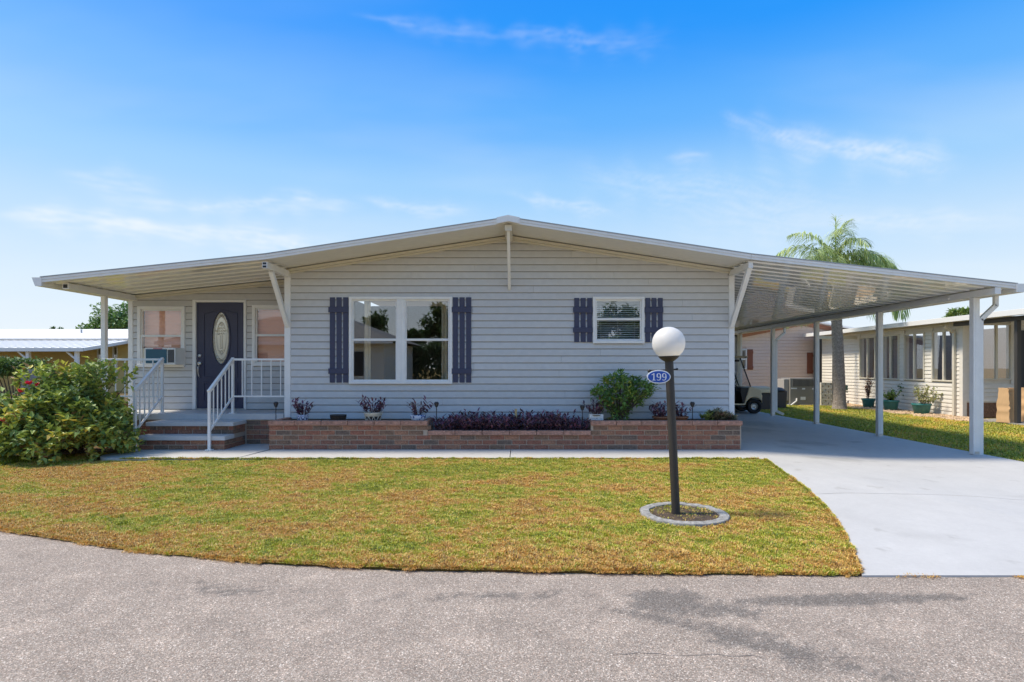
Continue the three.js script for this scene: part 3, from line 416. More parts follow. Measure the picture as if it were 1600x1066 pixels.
// ---------------------------------------------------------------- carport
const carport = thing('carport', 'long white aluminium carport roof on slim posts over the driveway', 'carport', [6, 0, -ZF]);
pans(carport, BR + 0.004, 8.1, ZF, 21.6, 0.305);
part('roof_skin', extrudeXY([[BR + 0.003, under(BR) + 0.045], [8.14, under(8.14) + 0.045], [8.14, under(8.14) + 0.07], [BR + 0.003, under(BR) + 0.07]], -ZF + 0.02, -21.7), M.roofTop, carport);
fascia(BR, 8.14, carport); gutter(8.115, 8.3, under(8.14) + 0.08, ZF - 0.065, 21.7, carport);
const PX = 7.835, beamTop = under(PX) - 0.008;
part('beam', rbox(PX - 0.05, PX + 0.05, beamTop - 0.115, beamTop, -9.36, -21.6), M.metalWhite, carport);
part('beam', rbox(PX - 0.085, PX - 0.052, beamTop - 0.1, beamTop - 0.05, -10.35, -21.5, 0.003), M.metalWhite, carport);
const postZ = [9.85, 12.47, 15.13, 17.76, 20.4];
for (const z of postZ) {
  const y = driveY(PX, z), p = part('post', [rbox(PX - 0.055, PX + 0.055, y, beamTop - 0.116, -z + 0.05, -z - 0.05, 0.008), rbox(PX - 0.02, PX + 0.02, y + 0.02, beamTop - 0.12, -z + 0.0495, -z + 0.056, 0.003)], M.metalWhite, carport);
  part('base_plate', [rbox(PX - 0.075, PX + 0.075, y, y + 0.006, -z + 0.085, -z - 0.07, 0.002), rbox(PX - 0.04, PX + 0.04, y, y + 0.06, -z + 0.0565, -z + 0.06, 0.001)], M.steel, p);
}
for (const z of [9.85, 17.76]) { // downspouts
  const y = driveY(PX, z), gx = 8.2, gy = under(8.14) - 0.05, k = PX + 0.1;
  part('downspout', [rbox(gx - 0.035, gx + 0.035, gy - 0.19, gy - 0.0, -z + 0.03, -z - 0.03), bar(V(gx, gy - 0.17, -z), V(k, gy - 0.42, -z), 0.07, 0.06), rbox(k - 0.035, k + 0.035, z > 12 ? y + 0.12 : y - 0.02, gy - 0.4, -z + 0.03, -z - 0.03), ...(z > 12 ? [bar(V(k, y + 0.14, -z), V(k + 0.22, y + 0.03, -z + 0.04), 0.07, 0.06)] : [])], M.metalWhite, carport);
}
{ // utility shed that closes the back of the carport
  const s = thing('utility_shed', 'grey sided utility shed at the far end of the carport', 'shed', [5.7, 0, -19.7]);
  for (let y = -0.1; y < 2.4; y += 0.127) part('siding_board', plankGeo(3.9, 3.9, 7.45, 7.45, y, Math.min(y + 0.129, 2.5), -19.7), pick(M.siding), s);
  part('wall', box(3.9, 7.5, -0.1, 2.5, -19.71, -21.5), M.room, s); part('corner_trim', rbox(7.44, 7.56, -0.12, 2.52, -19.66, -19.8), M.cream, s);
}
// ---------------------------------------------------------------- brickwork
const brickGeos = [0, 1, 2].map((k) => { const g = new RoundedBoxGeometry(0.238, 0.07, 0.09, 1, 0.005); g.translate(0, 0, -0.045); return metreUV(g, 1.5, k * 0.37, k * 0.21); });
const halfGeos = [0, 1].map((k) => { const g = new RoundedBoxGeometry(0.114, 0.07, 0.09, 1, 0.005); g.translate(0, 0, -0.045); return metreUV(g, 1.5, k * 0.37 + 0.1, k * 0.21); });
function brickFace(parent, a, b, y0, courses, course = 0.0815, skip) { // a, b: ends of the face as (x, Z); bricks look to the side the face is seen from
  const p = wpos(parent), dx = b[0] - a[0], dz = -(b[1] - a[1]), L = Math.hypot(dx, dz), turn = Math.atan2(-dz, dx);
  for (let c = 0; c < courses; c++) {
    let s = 0; const off = c % 2 ? 0.124 : 0;
    while (s < L - 0.04) {
      let w = s === 0 && off ? 0.114 : 0.238; const left = L - s; if (w > left) w = left < 0.17 ? 0.114 : 0.238;
      const real = Math.min(w, left), m = mesh('brick', pick(w < 0.2 ? halfGeos : brickGeos), pick(M.bricks), parent), t = s + real / 2, k = real / w;
      if (skip?.(a[0] + dx * t / L, y0 + (c + 0.5) * course)) { parent.remove(m); s += real + 0.01; continue; }
      m.position.set(a[0] + dx * t / L - p.x, y0 + (c + 0.5) * course - p.y, -a[1] + dz * t / L - p.z); m.rotation.y = turn; m.scale.x = k; m.translateZ(rr(-0.002, 0.003)); s += real + 0.01;
    }
  }
}
{ // planter
  const ZB = 9.58, xl = -4.25, xr = 3.7, la = -1.58, lb = 1.17, T = 0.41, TL = 0.246;
  const pl = thing('brick_planter', 'long low red brick planter below the front windows', 'planter', [XC, 0, -ZB]);
  brickFace(pl, [xl, ZB], [xr, ZB], 0.002, 5, 0.0815, (x, y) => x > la && x < lb && y > TL);
  brickFace(pl, [xl, 10.28], [xl, ZB + 0.01], 0.002, 5); brickFace(pl, [xr, ZB + 0.01], [xr, 10.28], 0.002, 5);
  part('mortar_core', [box(xl + 0.004, la, 0, T, -ZB - 0.006, -ZB - 0.085), box(la, lb, 0, TL, -ZB - 0.006, -ZB - 0.085), box(lb, xr - 0.004, 0, T, -ZB - 0.006, -ZB - 0.085), box(xl + 0.006, xl + 0.085, 0, T, -ZB - 0.09, -10.28), box(xr - 0.085, xr - 0.006, 0, T, -ZB - 0.09, -10.28), box(la - 0.09, la - 0.002, 0.0, T, -ZB - 0.09, -10.2), box(lb + 0.002, lb + 0.09, 0.0, T, -ZB - 0.09, -10.2)], M.mortar, pl);
  const cap = (a, b, y, n) => { const w = (b - a) / n; for (let k = 0; k < n; k++) part('capstone', rbox(a + k * w + 0.003, a + (k + 1) * w - 0.003, y, y + 0.078, -ZB + 0.022 + rr(-0.002, 0.002), -ZB - 0.12, 0.008), pick(M.caps), pl); };
  cap(xl - 0.015, la, T, 6); cap(lb, xr + 0.015, T, 6); cap(la + 0.004, lb - 0.004, TL, 6);
  for (const x of [la - 0.1, lb + 0.0]) part('capstone', rbox(x, x + 0.1, T + 0.001, T + 0.076, -ZB - 0.122, -10.2, 0.008), M.caps[1], pl);
  for (const [a, b] of [[xl, xl + 0.1], [xr - 0.1, xr + 0.012]]) part('capstone', rbox(a, b, T + 0.001, T + 0.077, -ZB - 0.122, -10.28, 0.008), M.caps[0], pl);
  part('soil', [box(xl + 0.08, la - 0.09, 0.05, T + 0.04, -ZB - 0.09, -10.27), box(la, lb, 0.05, TL + 0.03, -ZB - 0.09, -10.27), box(lb + 0.09, xr - 0.09, 0.05, T + 0.04, -ZB - 0.09, -10.27)], M.soil, pl);
}
{ // porch landing and steps
  const st = thing('porch_steps', 'grey painted concrete landing and two steps faced with red brick', 'steps', [-5.7, 0, -10.2]);
  part('landing', rbox(-7.72, -4.295, 0.44, 0.55, -10.27, -ZP + 0.0, 0.008), M.step, st);
  part('core', [box(-7.7, -4.31, 0, 0.438, -10.3, -ZP), box(-6.43, -5.0, 0, 0.16, -9.575, -10.29), box(-6.43, -5.0, 0.16, 0.37, -9.855, -10.29)], M.mortar, st);
  part('tread', rbox(-6.46, -4.97, 0.162, 0.236, -9.53, -9.86, 0.008), M.step, st); part('tread', rbox(-6.48, -4.97, 0.372, 0.441, -9.81, -10.295, 0.008), M.step, st);
  brickFace(st, [-6.43, 9.57], [-4.995, 9.57], 0.0, 2, 0.081); brickFace(st, [-6.43, 9.85], [-4.995, 9.85], 0.236, 2, 0.07);
  brickFace(st, [-4.99, 9.575], [-4.99, 10.28], 0.0, 2, 0.081); brickFace(st, [-4.99, 9.855], [-4.99, 10.28], 0.236, 2, 0.07); brickFace(st, [-4.97, 10.288], [-4.3, 10.288], 0.0, 5, 0.086); brickFace(st, [-7.7, 10.288], [-6.48, 10.288], 0.0, 5, 0.086);
}
function railing(xb, xu, xe, n, label) {
  const r = thing('porch_railing', label, 'railing', [xb, 0, -9.5], 'white metal porch railings'), zb = -9.5, zu = -10.33, w = 0.042;
  part('post', [rbox(xb - w / 2, xb + w / 2, 0.004, 1.02, zb - w / 2, zb + w / 2, 0.004), rbox(xb - 0.05, xb + 0.05, 0.004, 0.02, zb - 0.05, zb + 0.05, 0.003)], M.white, r);
  part('post', [rbox(xu - w / 2, xu + w / 2, 0.55, 1.56, zu - w / 2, zu + w / 2, 0.004), rbox(xu - 0.05, xu + 0.05, 0.55, 0.566, zu - 0.05, zu + 0.05, 0.003)], M.white, r);
  const P = (t, lift) => V(lerp(xb, xu, t), lerp(0.995, 1.535, t) - lift, lerp(zb, zu, t));
  part('handrail', bar(P(-0.03, 0), P(1.02, 0), 0.045, 0.05), M.white, r); part('bottom_rail', bar(P(0, 0.68), P(1, 0.68), 0.025, 0.03), M.white, r);
  for (let k = 1; k <= 5; k++) { const a = P(k / 6, 0.68), b = P(k / 6, 0.01); part('baluster', bar(a, b, 0.016), M.white, r); }
  const s = Math.sign(xe - xu); part('handrail', rbox(Math.min(xu + s * 0.022, xe), Math.max(xu + s * 0.022, xe), 1.51, 1.548, zu - 0.02, zu + 0.02, 0.004), M.white, r);
  part('bottom_rail', rbox(Math.min(xu + s * 0.022, xe), Math.max(xu + s * 0.022, xe), 0.845, 0.875, zu - 0.013, zu + 0.013, 0.003), M.white, r);
  for (let k = 1; k <= n; k++) { const x = lerp(xu, xe, k / (n + 0.4)); part('baluster', box(x - 0.008, x + 0.008, 0.87, 1.515, zu - 0.008, zu + 0.008), M.white, r); }
}
railing(-6.45, -6.52, -7.6, 6, 'white metal stair railing on the left of the steps, beside the flowering bush'); railing(-5.21, -5.24, -4.3, 5, 'white metal stair railing on the right of the steps, in front of the door');
{ // window air conditioner
  const a = thing('window_air_conditioner', 'white box air conditioner with blue-green panel in the left porch window', 'air conditioner', [-7.0, 1.38, -ZP]), x0 = X(229, 11), x1 = X(277, 11), y0 = Y(570, 11), y1 = Y(543.5, 11);
  part('case', [rbox(x0, x1, y0, y1, -ZP - 0.05, -10.93, 0.012)], M.white, a); part('front_panel', rbox(x0 + 0.035, X(264, 11), y0 + 0.03, y1 - 0.03, -10.932, -10.915, 0.004), std(srgb(34, 88, 108), 0.35), a);
  for (const [p, q] of [[winC.x0 + 0.06, x0 - 0.004], [x1 + 0.004, winC.x1 - 0.06]]) part('side_panel', rbox(p, q, y0, y1, -ZP + 0.004, -ZP - 0.03, 0.003), M.cream, a);
  for (let k = 0; k < 7; k++) part('louvre', box(X(266, 11) + k * 0.018, X(266, 11) + k * 0.018 + 0.008, y0 + 0.04, y1 - 0.04, -10.932, -10.92), M.plastic, a);
  part('badge', box(X(243, 11), X(257, 11), y1 - 0.028, y1 - 0.012, -10.931, -10.926), std([0.6, 0.12, 0.12], 0.5), a);
}
// ---------------------------------------------------------------- lamp post with house number
{
  const L = thing('lamp_post', 'leaning black post lamp with a white globe standing in the lawn', 'lamp post', [1.52, 0, -5.62]), z = -5.62, y0 = yardY(1.5, 5.6) - 0.02, base = V(1.525, y0, z), top = V(1.455, 1.47, z);
  part('post', rod(base, top, 0.041, 0.041, 20), M.iron, L);
  const f = lathe([[0.041, -0.02], [0.05, -0.015], [0.085, 0.01], [0.1, 0.028], [0.1, 0.036], [0, 0.036]], 28); f.rotateZ(0.044); f.translate(top.x, top.y, z); part('fitter', f, M.iron, L);
  const g = new THREE.SphereGeometry(0.16, 40, 28, 0, Math.PI * 2, 0, Math.PI * 0.8); g.rotateZ(0.044); g.translate(top.x - 0.004, top.y + 0.162, z); part('globe', g, M.globe, L);
  const ay = Y(578, 5.62), c = V(lerp(base.x, top.x, (ay - y0) / (top.y - y0)), ay, z);
  part('crossbar', [rod(V(c.x - 0.2, ay - 0.012, z), V(c.x + 0.07, ay + 0.006, z), 0.007, 0.007), new THREE.SphereGeometry(0.018, 10, 8).translate(c.x - 0.2, ay - 0.012, z).toNonIndexed(), new THREE.SphereGeometry(0.012, 10, 8).translate(c.x + 0.075, ay + 0.006, z).toNonIndexed()], M.iron, L);
  const sx = X(1029.5, 5.565), sy = Y(589, 5.57), zf = -5.565, ov = (a, b, n = 48) => Array.from({ length: n }, (_, i) => [sx + a * Math.cos(i / n * 2 * Math.PI), sy + b * Math.sin(i / n * 2 * Math.PI)]);
  const s = thing('house_number_sign', 'blue oval sign with white border reading 199 hung from the lamp post', 'sign', [sx, sy, zf]);
  part('border', extrudeXY(ov(0.116, 0.066), zf - 0.008, zf + 0.002, [], 0.0015), M.signWhite, s); part('plate', extrudeXY(ov(0.106, 0.056), zf + 0.002, zf + 0.0045), M.blue, s);
  part('hanger', [rod(V(sx - 0.05, sy + 0.058, zf - 0.004), V(sx - 0.05, ay - 0.004, z), 0.003), rod(V(sx + 0.05, sy + 0.058, zf - 0.004), V(sx + 0.05, ay, z), 0.003)], M.iron, s);
  const font = await new FontLoader().loadAsync('fonts/droid/droid_serif_regular.typeface.json');
  const digits = '199'.split('').map((ch, k) => { const t = new TextGeometry(ch, { font, size: 0.068, depth: 0.003, curveSegments: 8 }); t.computeBoundingBox(); const b = t.boundingBox; t.translate(-(b.min.x + b.max.x) / 2, -(b.min.y + b.max.y) / 2, 0); t.scale(1.02, 1.02, 1); t.translate(sx + [-0.052, -0.001, 0.052][k], sy, zf + 0.0045); return t; });
  for (const d of digits) part('digit', d, M.signWhite, s);
  const ring = lathe([[0.33, -0.06], [0.33, 0.018], [0.338, 0.026], [0.418, 0.026], [0.428, 0.016], [0.428, -0.06]], 64), rp = ring.attributes.position;
  for (let i = 0; i < rp.count; i++) { const a = Math.atan2(rp.getZ(i), rp.getX(i)), k = 1 + 0.02 * n2(Math.cos(a) * 3, Math.sin(a) * 3); rp.setX(i, rp.getX(i) * k); rp.setZ(i, rp.getZ(i) * k); rp.setY(i, rp.getY(i) + 0.006 * n2(Math.cos(a) * 4 + 9, Math.sin(a) * 4)); }
  ring.translate(1.6, yardY(1.6, 5.62), -5.62); ring.computeVertexNormals(); tag(mesh('edging_ring', metreUV(ring), M.rawConc), 'weathered concrete ring in the lawn around the lamp post', 'edging');
  const soil = new THREE.CircleGeometry(0.335, 40); soil.rotateX(-Math.PI / 2); soil.translate(1.6, yardY(1.6, 5.62) + 0.012, -5.62); const sm = mesh('lamp_bed', metreUV(soil), M.soil); sm.userData.kind = 'structure'; sm.userData.label = 'brown soil inside the concrete ring';
}
// ---------------------------------------------------------------- plants
class Leaves { // many small folded leaves in one mesh, each with its own tone
  constructor(seed) { this.p = []; this.c = []; this.r = rngOf(seed); }
  leaf(o, dir, up, len, wid, col, fold = 0.25, droop = 0.15) {
    const d = dir.clone().normalize(), s = d.clone().cross(up).normalize(); if (s.lengthSq() < 0.1) s.set(1, 0, 0); const n = s.clone().cross(d).normalize();
    const at = (l, w, h) => o.clone().addScaledVector(d, l * len).addScaledVector(s, w * wid).addScaledVector(n, h * len);
    const b = at(0, 0, 0), m = at(0.5, 0, -fold * 0.3), l = at(0.42, -0.5, fold * wid / len * 0.5), r = at(0.42, 0.5, fold * wid / len * 0.5), t = at(1, 0, -droop);
    for (const q of [b, m, l, l, m, t, b, r, m, m, r, t]) this.p.push(q.x, q.y, q.z);
    const v = 0.85 + 0.3 * this.r(); for (let i = 0; i < 12; i++) this.c.push(col[0] * v, col[1] * v, col[2] * v);
  }
  strap(o, dir, len, wid, bend, col, n = 3) { // a long narrow leaf that arches over
    const d0 = dir.clone().normalize(), s = d0.clone().cross(V(0, 1, 0)); if (s.lengthSq() < 1e-3) s.set(1, 0, 0); s.normalize();
    let p = o.clone(), d = d0.clone(), prev = null; const v = 0.8 + 0.4 * this.r();
    for (let k = 0; k <= n; k++) { const w = wid * (k === 0 ? 0.55 : k === n ? 0 : 1 - 0.55 * (k / n) ** 2) / 2, a = p.clone().addScaledVector(s, -w), b = p.clone().addScaledVector(s, w); if (prev) { for (const q of k === n ? [prev[0], prev[1], p] : [prev[0], prev[1], b, prev[0], b, a]) { this.p.push(q.x, q.y, q.z); this.c.push(col[0] * v, col[1] * v, col[2] * v); } } prev = [a, b]; p = p.clone().addScaledVector(d, len / n); d.y -= bend / n; d.normalize(); }
  }
  geo() { const g = new THREE.BufferGeometry(); g.setAttribute('position', new THREE.Float32BufferAttribute(this.p, 3)); g.setAttribute('color', new THREE.Float32BufferAttribute(this.c, 3)); g.computeVertexNormals(); return g; }
}
const sph = (r) => { const a = r() * 2 * Math.PI, z = 2 * r() - 1, q = Math.sqrt(1 - z * z); return V(q * Math.cos(a), z, q * Math.sin(a)); };
function leafPart(name, lv, parent) { const g = lv.geo(), p = wpos(parent); g.translate(-p.x, -p.y, -p.z); return mesh(name, g, M.leaf, parent); }
const mixc = (a, b, t) => a.map((v, i) => lerp(v, b[i], t));

{ // the flowering bush left of the steps
  const r = rngOf(21), o = thing('flowering_bush', 'large leafy bush with a few red blossoms left of the porch steps', 'bush', [-7.0, -0.02, -9.3]);
  const lv = new Leaves(22), limbs = [], fl = [];
  const dark = [0.08, 0.17, 0.05], mid = [0.29, 0.41, 0.08], lime = [0.58, 0.60, 0.10], gold = [0.70, 0.52, 0.09], red = [0.34, 0.15, 0.08];
  const sprigs = [];
  for (let k = 0; k < 820; k++) {
    const u = Math.pow(r(), 0.4), d = sph(r); d.y = Math.abs(d.y) * 1.3 - 0.5;
    const c = V(-7.28 + d.x * 0.9 * u, 0.43 + d.y * 0.64 * u, -9.1 + d.z * 0.66 * u);
    c.y += 0.14 * n2(c.x * 2.2, c.z * 2.2) - 0.14 * smooth(-7.2, -8.2, c.x) - 0.1 * smooth(-6.9, -6.3, c.x); if (c.y < 0.06) c.y = 0.06 + 0.1 * r(); sprigs.push([c, d]);
  }
  for (let k = 0; k < 110; k++) sprigs.push([V(-8.5 + 0.7 * r(), 0.1 + 0.65 * r(), -9.0 + 0.7 * (r() - 0.5)), V(-0.4, 0.5, 0.4)]);
  for (let k = 0; k < 40; k++) { const x = -7.95 + r() * 1.5, h = 0.18 + 0.28 * r(); sprigs.push([V(x, 0.92 + h * 0.6, -9.2 + 0.5 * (r() - 0.5)), V(0.4 * (r() - 0.5), 1, 0.2 * r())]); }
  for (const [c, d] of sprigs) {
    const axis = d.clone().add(V(0, 0.55, 0)).addScaledVector(sph(r), 0.5).normalize(), L = 0.2 + 0.16 * r(), patch = n3(c.x * 1.6, c.y * 1.6, c.z * 1.6);
    if (r() < 0.12) limbs.push(rod(V(-7.25 + 0.3 * (r() - 0.5), 0.02, -9.15 + 0.3 * (r() - 0.5)), c, 0.012, 0.005, 4));
    limbs.push(rod(c, c.clone().addScaledVector(axis, L), 0.004, 0.002, 3));
    for (let i = 0; i < 19; i++) {
      const q = c.clone().addScaledVector(axis, L * (i / 18)).addScaledVector(sph(r), 0.045), dir = sph(r).addScaledVector(axis, 0.55).add(V(0, 0.1, 0.15)), t = r() + 0.45 * patch + 0.12;
      const col = t < 0.22 ? dark : t < 0.72 ? mixc(mid, dark, r() * 0.6) : t < 1.02 ? mixc(mid, lime, r()) : r() < 0.75 ? mixc(lime, gold, r()) : red;
      lv.leaf(q, dir, V(0, 1, 0), 0.065 + 0.07 * r(), 0.05 + 0.042 * r(), mixc(col, lime, 0.12), 0.35, 0.18);
    }
  }
  leafPart('foliage', lv, o); part('branch', limbs, M.bark, o);
  for (const [px, py, Z, s] of [[45, 600, 8.75, 0.055], [32, 612, 8.6, 0.05], [4, 657, 8.4, 0.045], [57, 602, 8.8, 0.035]]) for (let k = 0; k < 1; k++) {
    const c = V(X(px, Z), Y(py, Z), -Z), ps = []; for (let i = 0; i < 9; i++) { const g = new THREE.CircleGeometry(s * 0.6, 7); g.scale(1, 1.2, 1); g.translate(0, s * 0.55, 0); g.rotateX(-0.5 - 0.5 * r()); g.rotateY(i * 0.7 + r()); g.translate(c.x + 0.01 * (r() - 0.5), c.y + 0.03 * (r() - 0.5), c.z); ps.push(g.toNonIndexed()); } part('blossom', ps, M.petal, o);
  }
}
{ // the green shrub in the planter
  const r = rngOf(31), zc = -9.95, x0 = X(968, 9.9), o = thing('green_shrub', 'upright green shrub with yellowing leaves growing in the brick planter', 'shrub', [x0, 0.45, zc]), lv = new Leaves(32), limbs = [];
  const A = [0.12, 0.25, 0.04], B = [0.30, 0.48, 0.08], C = [0.46, 0.46, 0.08], D = [0.55, 0.28, 0.06];
  const ends = [[938, 607], [930, 613], [951, 596], [960, 590], [972, 586], [979, 592], [990, 600], [997, 594], [1005, 598], [1012, 606], [1018, 602], [1016, 614], [1004, 618], [985, 612], [965, 606], [947, 620], [940, 628], [957, 625], [972, 620], [990, 622], [1000, 626], [975, 634], [962, 638], [950, 634], [985, 634], [968, 646], [978, 648], [960, 650], [996, 610], [972, 600], [980, 610], [955, 612]];
  for (const [px, py] of ends) for (let h = 0; h < 2; h++) {
    const e = V(X(px, 9.9) + 0.05 * (r() - 0.5), Y(py, 9.9), zc + 0.3 * (r() - 0.5)), b = V(x0 + 0.03 * (r() - 0.5), 0.46, zc); limbs.push(rod(b, e, 0.009, 0.003, 4));
    const d = e.clone().sub(b).normalize();
    for (let i = 0; i < 30; i++) { const q = e.clone().addScaledVector(sph(r), 0.085 * Math.cbrt(r())).addScaledVector(d, -0.05 * r()), t = r() + 0.3 * n2(e.x * 4, e.y * 4); lv.leaf(q, sph(r).addScaledVector(d, 0.6), V(0, 1, 0), 0.065 + 0.04 * r(), 0.046, t < 0.35 ? A : t < 0.85 ? mixc(A, B, r()) : t < 1.05 ? mixc(B, C, r()) : px < 965 && py > 605 ? D : C, 0.3, 0.2); }
  }
  leafPart('foliage', lv, o); part('branch', limbs, M.bark, o);
}
const purple = [[0.13, 0.035, 0.085], [0.19, 0.055, 0.11], [0.08, 0.025, 0.055], [0.26, 0.10, 0.15], [0.14, 0.085, 0.085]];
function purpleStems(lv, r, c, rad, n, h, lean = 0.5) { // trailing purple stems with pointed leaves in pairs
  for (let k = 0; k < n; k++) {
    const a = r() * 2 * Math.PI, q = Math.sqrt(r()) * rad, p = V(c.x + Math.cos(a) * q, c.y, c.z + Math.sin(a) * q * 0.8), d = V(Math.cos(a) * lean * r(), 1, Math.sin(a) * lean * r()).normalize(), H = h * (0.45 + 0.65 * r()), m = Math.max(3, Math.round(H / 0.032));
    lv.strap(p, d, H, 0.012, 0.25, purple[2], 4);
    for (let i = 0; i < m; i++) { const t = (i + 1) / m, b = p.clone().addScaledVector(d, H * t), w = i * 2.1 + a, dir = V(Math.cos(w), 0.55 + 0.5 * t, Math.sin(w)); lv.strap(b, dir, 0.085 + 0.05 * r(), 0.03, 0.5 + 0.6 * r(), purple[Math.floor(r() * 5)], 3); }
  }
}
{ // mass of purple plants in the low middle bed
  const r = rngOf(41), lv = new Leaves(42);
  for (let x = -1.42; x < 1.04; x += 0.07) for (let k = 0; k < 3; k++) purpleStems(lv, r, V(x + 0.05 * r(), 0.27, -9.7 - 0.2 * k - 0.08 * r()), 0.08, 6, (0.21 + 0.17 * Math.max(0, n2(x * 2.6 + 3, k)) + 0.09 * r()) * (x > 0.85 || x < -1.3 ? 0.75 : 1), 0.8);
  const m = mesh('purple_ground_cover', lv.geo(), M.leaf); tag(m, 'dense purple trailing plants filling the low middle bed of the planter', 'plants', null, 'stuff');
}
const potPattern = (kind) => { // glazed print
  const cv = document.createElement('canvas'); cv.width = 512; cv.height = 128; const q = cv.getContext('2d'); q.fillStyle = kind === 'white' ? '#dcdcd8' : '#d6dbe4'; q.fillRect(0, 0, 512, 128); const r = rngOf(kind.length * 17);
  if (kind === 'swirl') { q.fillStyle = '#25356f'; q.fillRect(0, 0, 512, 16); q.fillRect(0, 110, 512, 18); q.lineWidth = 9; q.strokeStyle = '#25356f'; for (let i = 0; i < 8; i++) { q.beginPath(); q.arc(32 + i * 64, 66, 24, 0, 7); q.stroke(); q.beginPath(); q.fillStyle = '#3a4f95'; q.arc(32 + i * 64, 66, 8, 0, 7); q.fill(); } }
  if (kind === 'floral') { q.fillStyle = '#3a5590'; for (let i = 0; i < 150; i++) { q.beginPath(); q.ellipse(r() * 512, 18 + r() * 100, 4 + r() * 11, 3 + r() * 5, r() * 3, 0, 7); q.fill(); } q.fillRect(0, 0, 512, 9); }
  if (kind === 'white') { q.fillStyle = '#6d7480'; for (let i = 0; i < 46; i++) q.fillRect(40 + (i % 23) * 19 + r() * 5, 62 + Math.floor(i / 23) * 30, 5 + r() * 9, 4 + r() * 15); }
  const t = new THREE.CanvasTexture(cv); t.colorSpace = THREE.SRGBColorSpace; t.wrapS = THREE.RepeatWrapping; return std([1, 1, 1], 0.3, { map: t });
};
function pottedPurple(px, Z, y, w, h, n, ph, label, potMaker, sd) {
  const x = X(px, Z), o = thing('potted_plant', label, 'potted plant', [x, y, -Z], 'purple plants in pots on the planter'), r = rngOf(sd), lv = new Leaves(sd + 1); potMaker(o, w, h);
  const s = new THREE.CylinderGeometry(w * 0.45, w * 0.45, 0.01, 18); s.translate(0, h - 0.02, 0); mesh('soil', s, M.soil, o); purpleStems(lv, r, V(x, y + h - 0.02, -Z), w * 0.4, Math.round(n * 1.5), ph, 1.0); leafPart('foliage', lv, o); return o;
}
const roundPot = (mat) => (o, w, h) => mesh('pot', lathe([[0, 0], [w * 0.36, 0], [w * 0.44, h * 0.3], [w * 0.5, h * 0.7], [w * 0.47, h], [w * 0.42, h], [w * 0.43, h * 0.72], [w * 0.34, 0.02]], 30), mat, o);
const PZ = 9.86, PY = 0.452;
pottedPurple(473, PZ, PY, 0.2, 0.12, 13, 0.28, 'tall purple plant in blue and white ring-patterned pot at the planter end', roundPot(potPattern('swirl')), 101);
pottedPurple(653.5, PZ, PY, 0.27, 0.12, 11, 0.26, 'purple plant in low blue and white floral bowl next to the middle bed', roundPot(potPattern('floral')), 111);
pottedPurple(583, PZ, PY, 0.32, 0.16, 15, 0.26, 'purple plant in cream pot with a lattice band below the double window', (o, w, h) => {
  mesh('pot', lathe([[0, 0], [w * 0.36, 0], [w * 0.42, h * 0.6], [w * 0.42, h * 0.61]], 30), M.dark, o); mesh('rim', lathe([[w * 0.4, h * 0.58], [w * 0.45, h * 0.58], [w * 0.5, h * 0.95], [w * 0.5, h], [w * 0.44, h], [w * 0.41, h * 0.6]], 30), M.cream, o);
  const b = []; for (let k = 0; k < 10; k++) for (const s of [-1, 1]) { const p = (t) => { const a = (k + s * t * 0.5 + 0.5) / 10 * 2 * Math.PI, q = w * lerp(0.375, 0.445, t); return V(Math.cos(a) * q, h * 0.6 * t, Math.sin(a) * q); }; b.push(rod(p(0), p(0.5), 0.006, 0.006, 5), rod(p(0.5), p(1), 0.006, 0.006, 5)); } mesh('lattice', b, M.cream, o);
}, 121);
pottedPurple(931, PZ, PY, 0.24, 0.13, 16, 0.24, 'purple plant in small square white lettered planter box', (o, w, h) => { const g = new RoundedBoxGeometry(w, h, w * 0.7, 1, 0.006); g.translate(0, h / 2, 0); mesh('pot', g, potPattern('white'), o); }, 131);
const terra = (o, w, h) => mesh('pot', lathe([[0, 0], [w * 0.36, 0], [w * 0.44, h * 0.7], [w * 0.5, h * 0.7], [w * 0.5, h], [w * 0.43, h], [w * 0.34, 0.02]], 26), M.terra, o);
pottedPurple(1032, PZ, PY, 0.28, 0.09, 17, 0.24, 'purple plant in low terracotta pot just left of the lamp post', terra, 141); pottedPurple(1064, PZ, PY, 0.26, 0.09, 12, 0.24, 'purple plant in low terracotta pot just right of the lamp post', terra, 151);
{ // empty dark basket
  const x = X(528.5, PZ), o = thing('basket_planter', 'empty dark brown oval basket planter standing on the planter soil', 'basket', [x, PY, -PZ]), mats = [std([0.045, 0.03, 0.02], 0.8), M.black];
  const shell = lathe([[0, 0], [0.115, 0], [0.135, 0.11], [0.125, 0.11], [0.105, 0.015], [0, 0.015]], 28); shell.scale(1, 1, 0.6); mesh('body', shell, mats[0], o);
  const slats = []; for (let k = 0; k < 26; k++) { const a = k / 26 * 2 * Math.PI; slats.push(bar(V(Math.cos(a) * 0.117, 0.004, Math.sin(a) * 0.0705), V(Math.cos(a) * 0.136, 0.095, Math.sin(a) * 0.082), 0.013, 0.004)); } mesh('weave', slats, mats[0], o);
  const rim = lathe([[0.126, 0.088], [0.142, 0.088], [0.144, 0.118], [0.126, 0.118], [0.126, 0.088]], 28); rim.scale(1, 1, 0.6); mesh('rim', rim, mats[1], o);
}
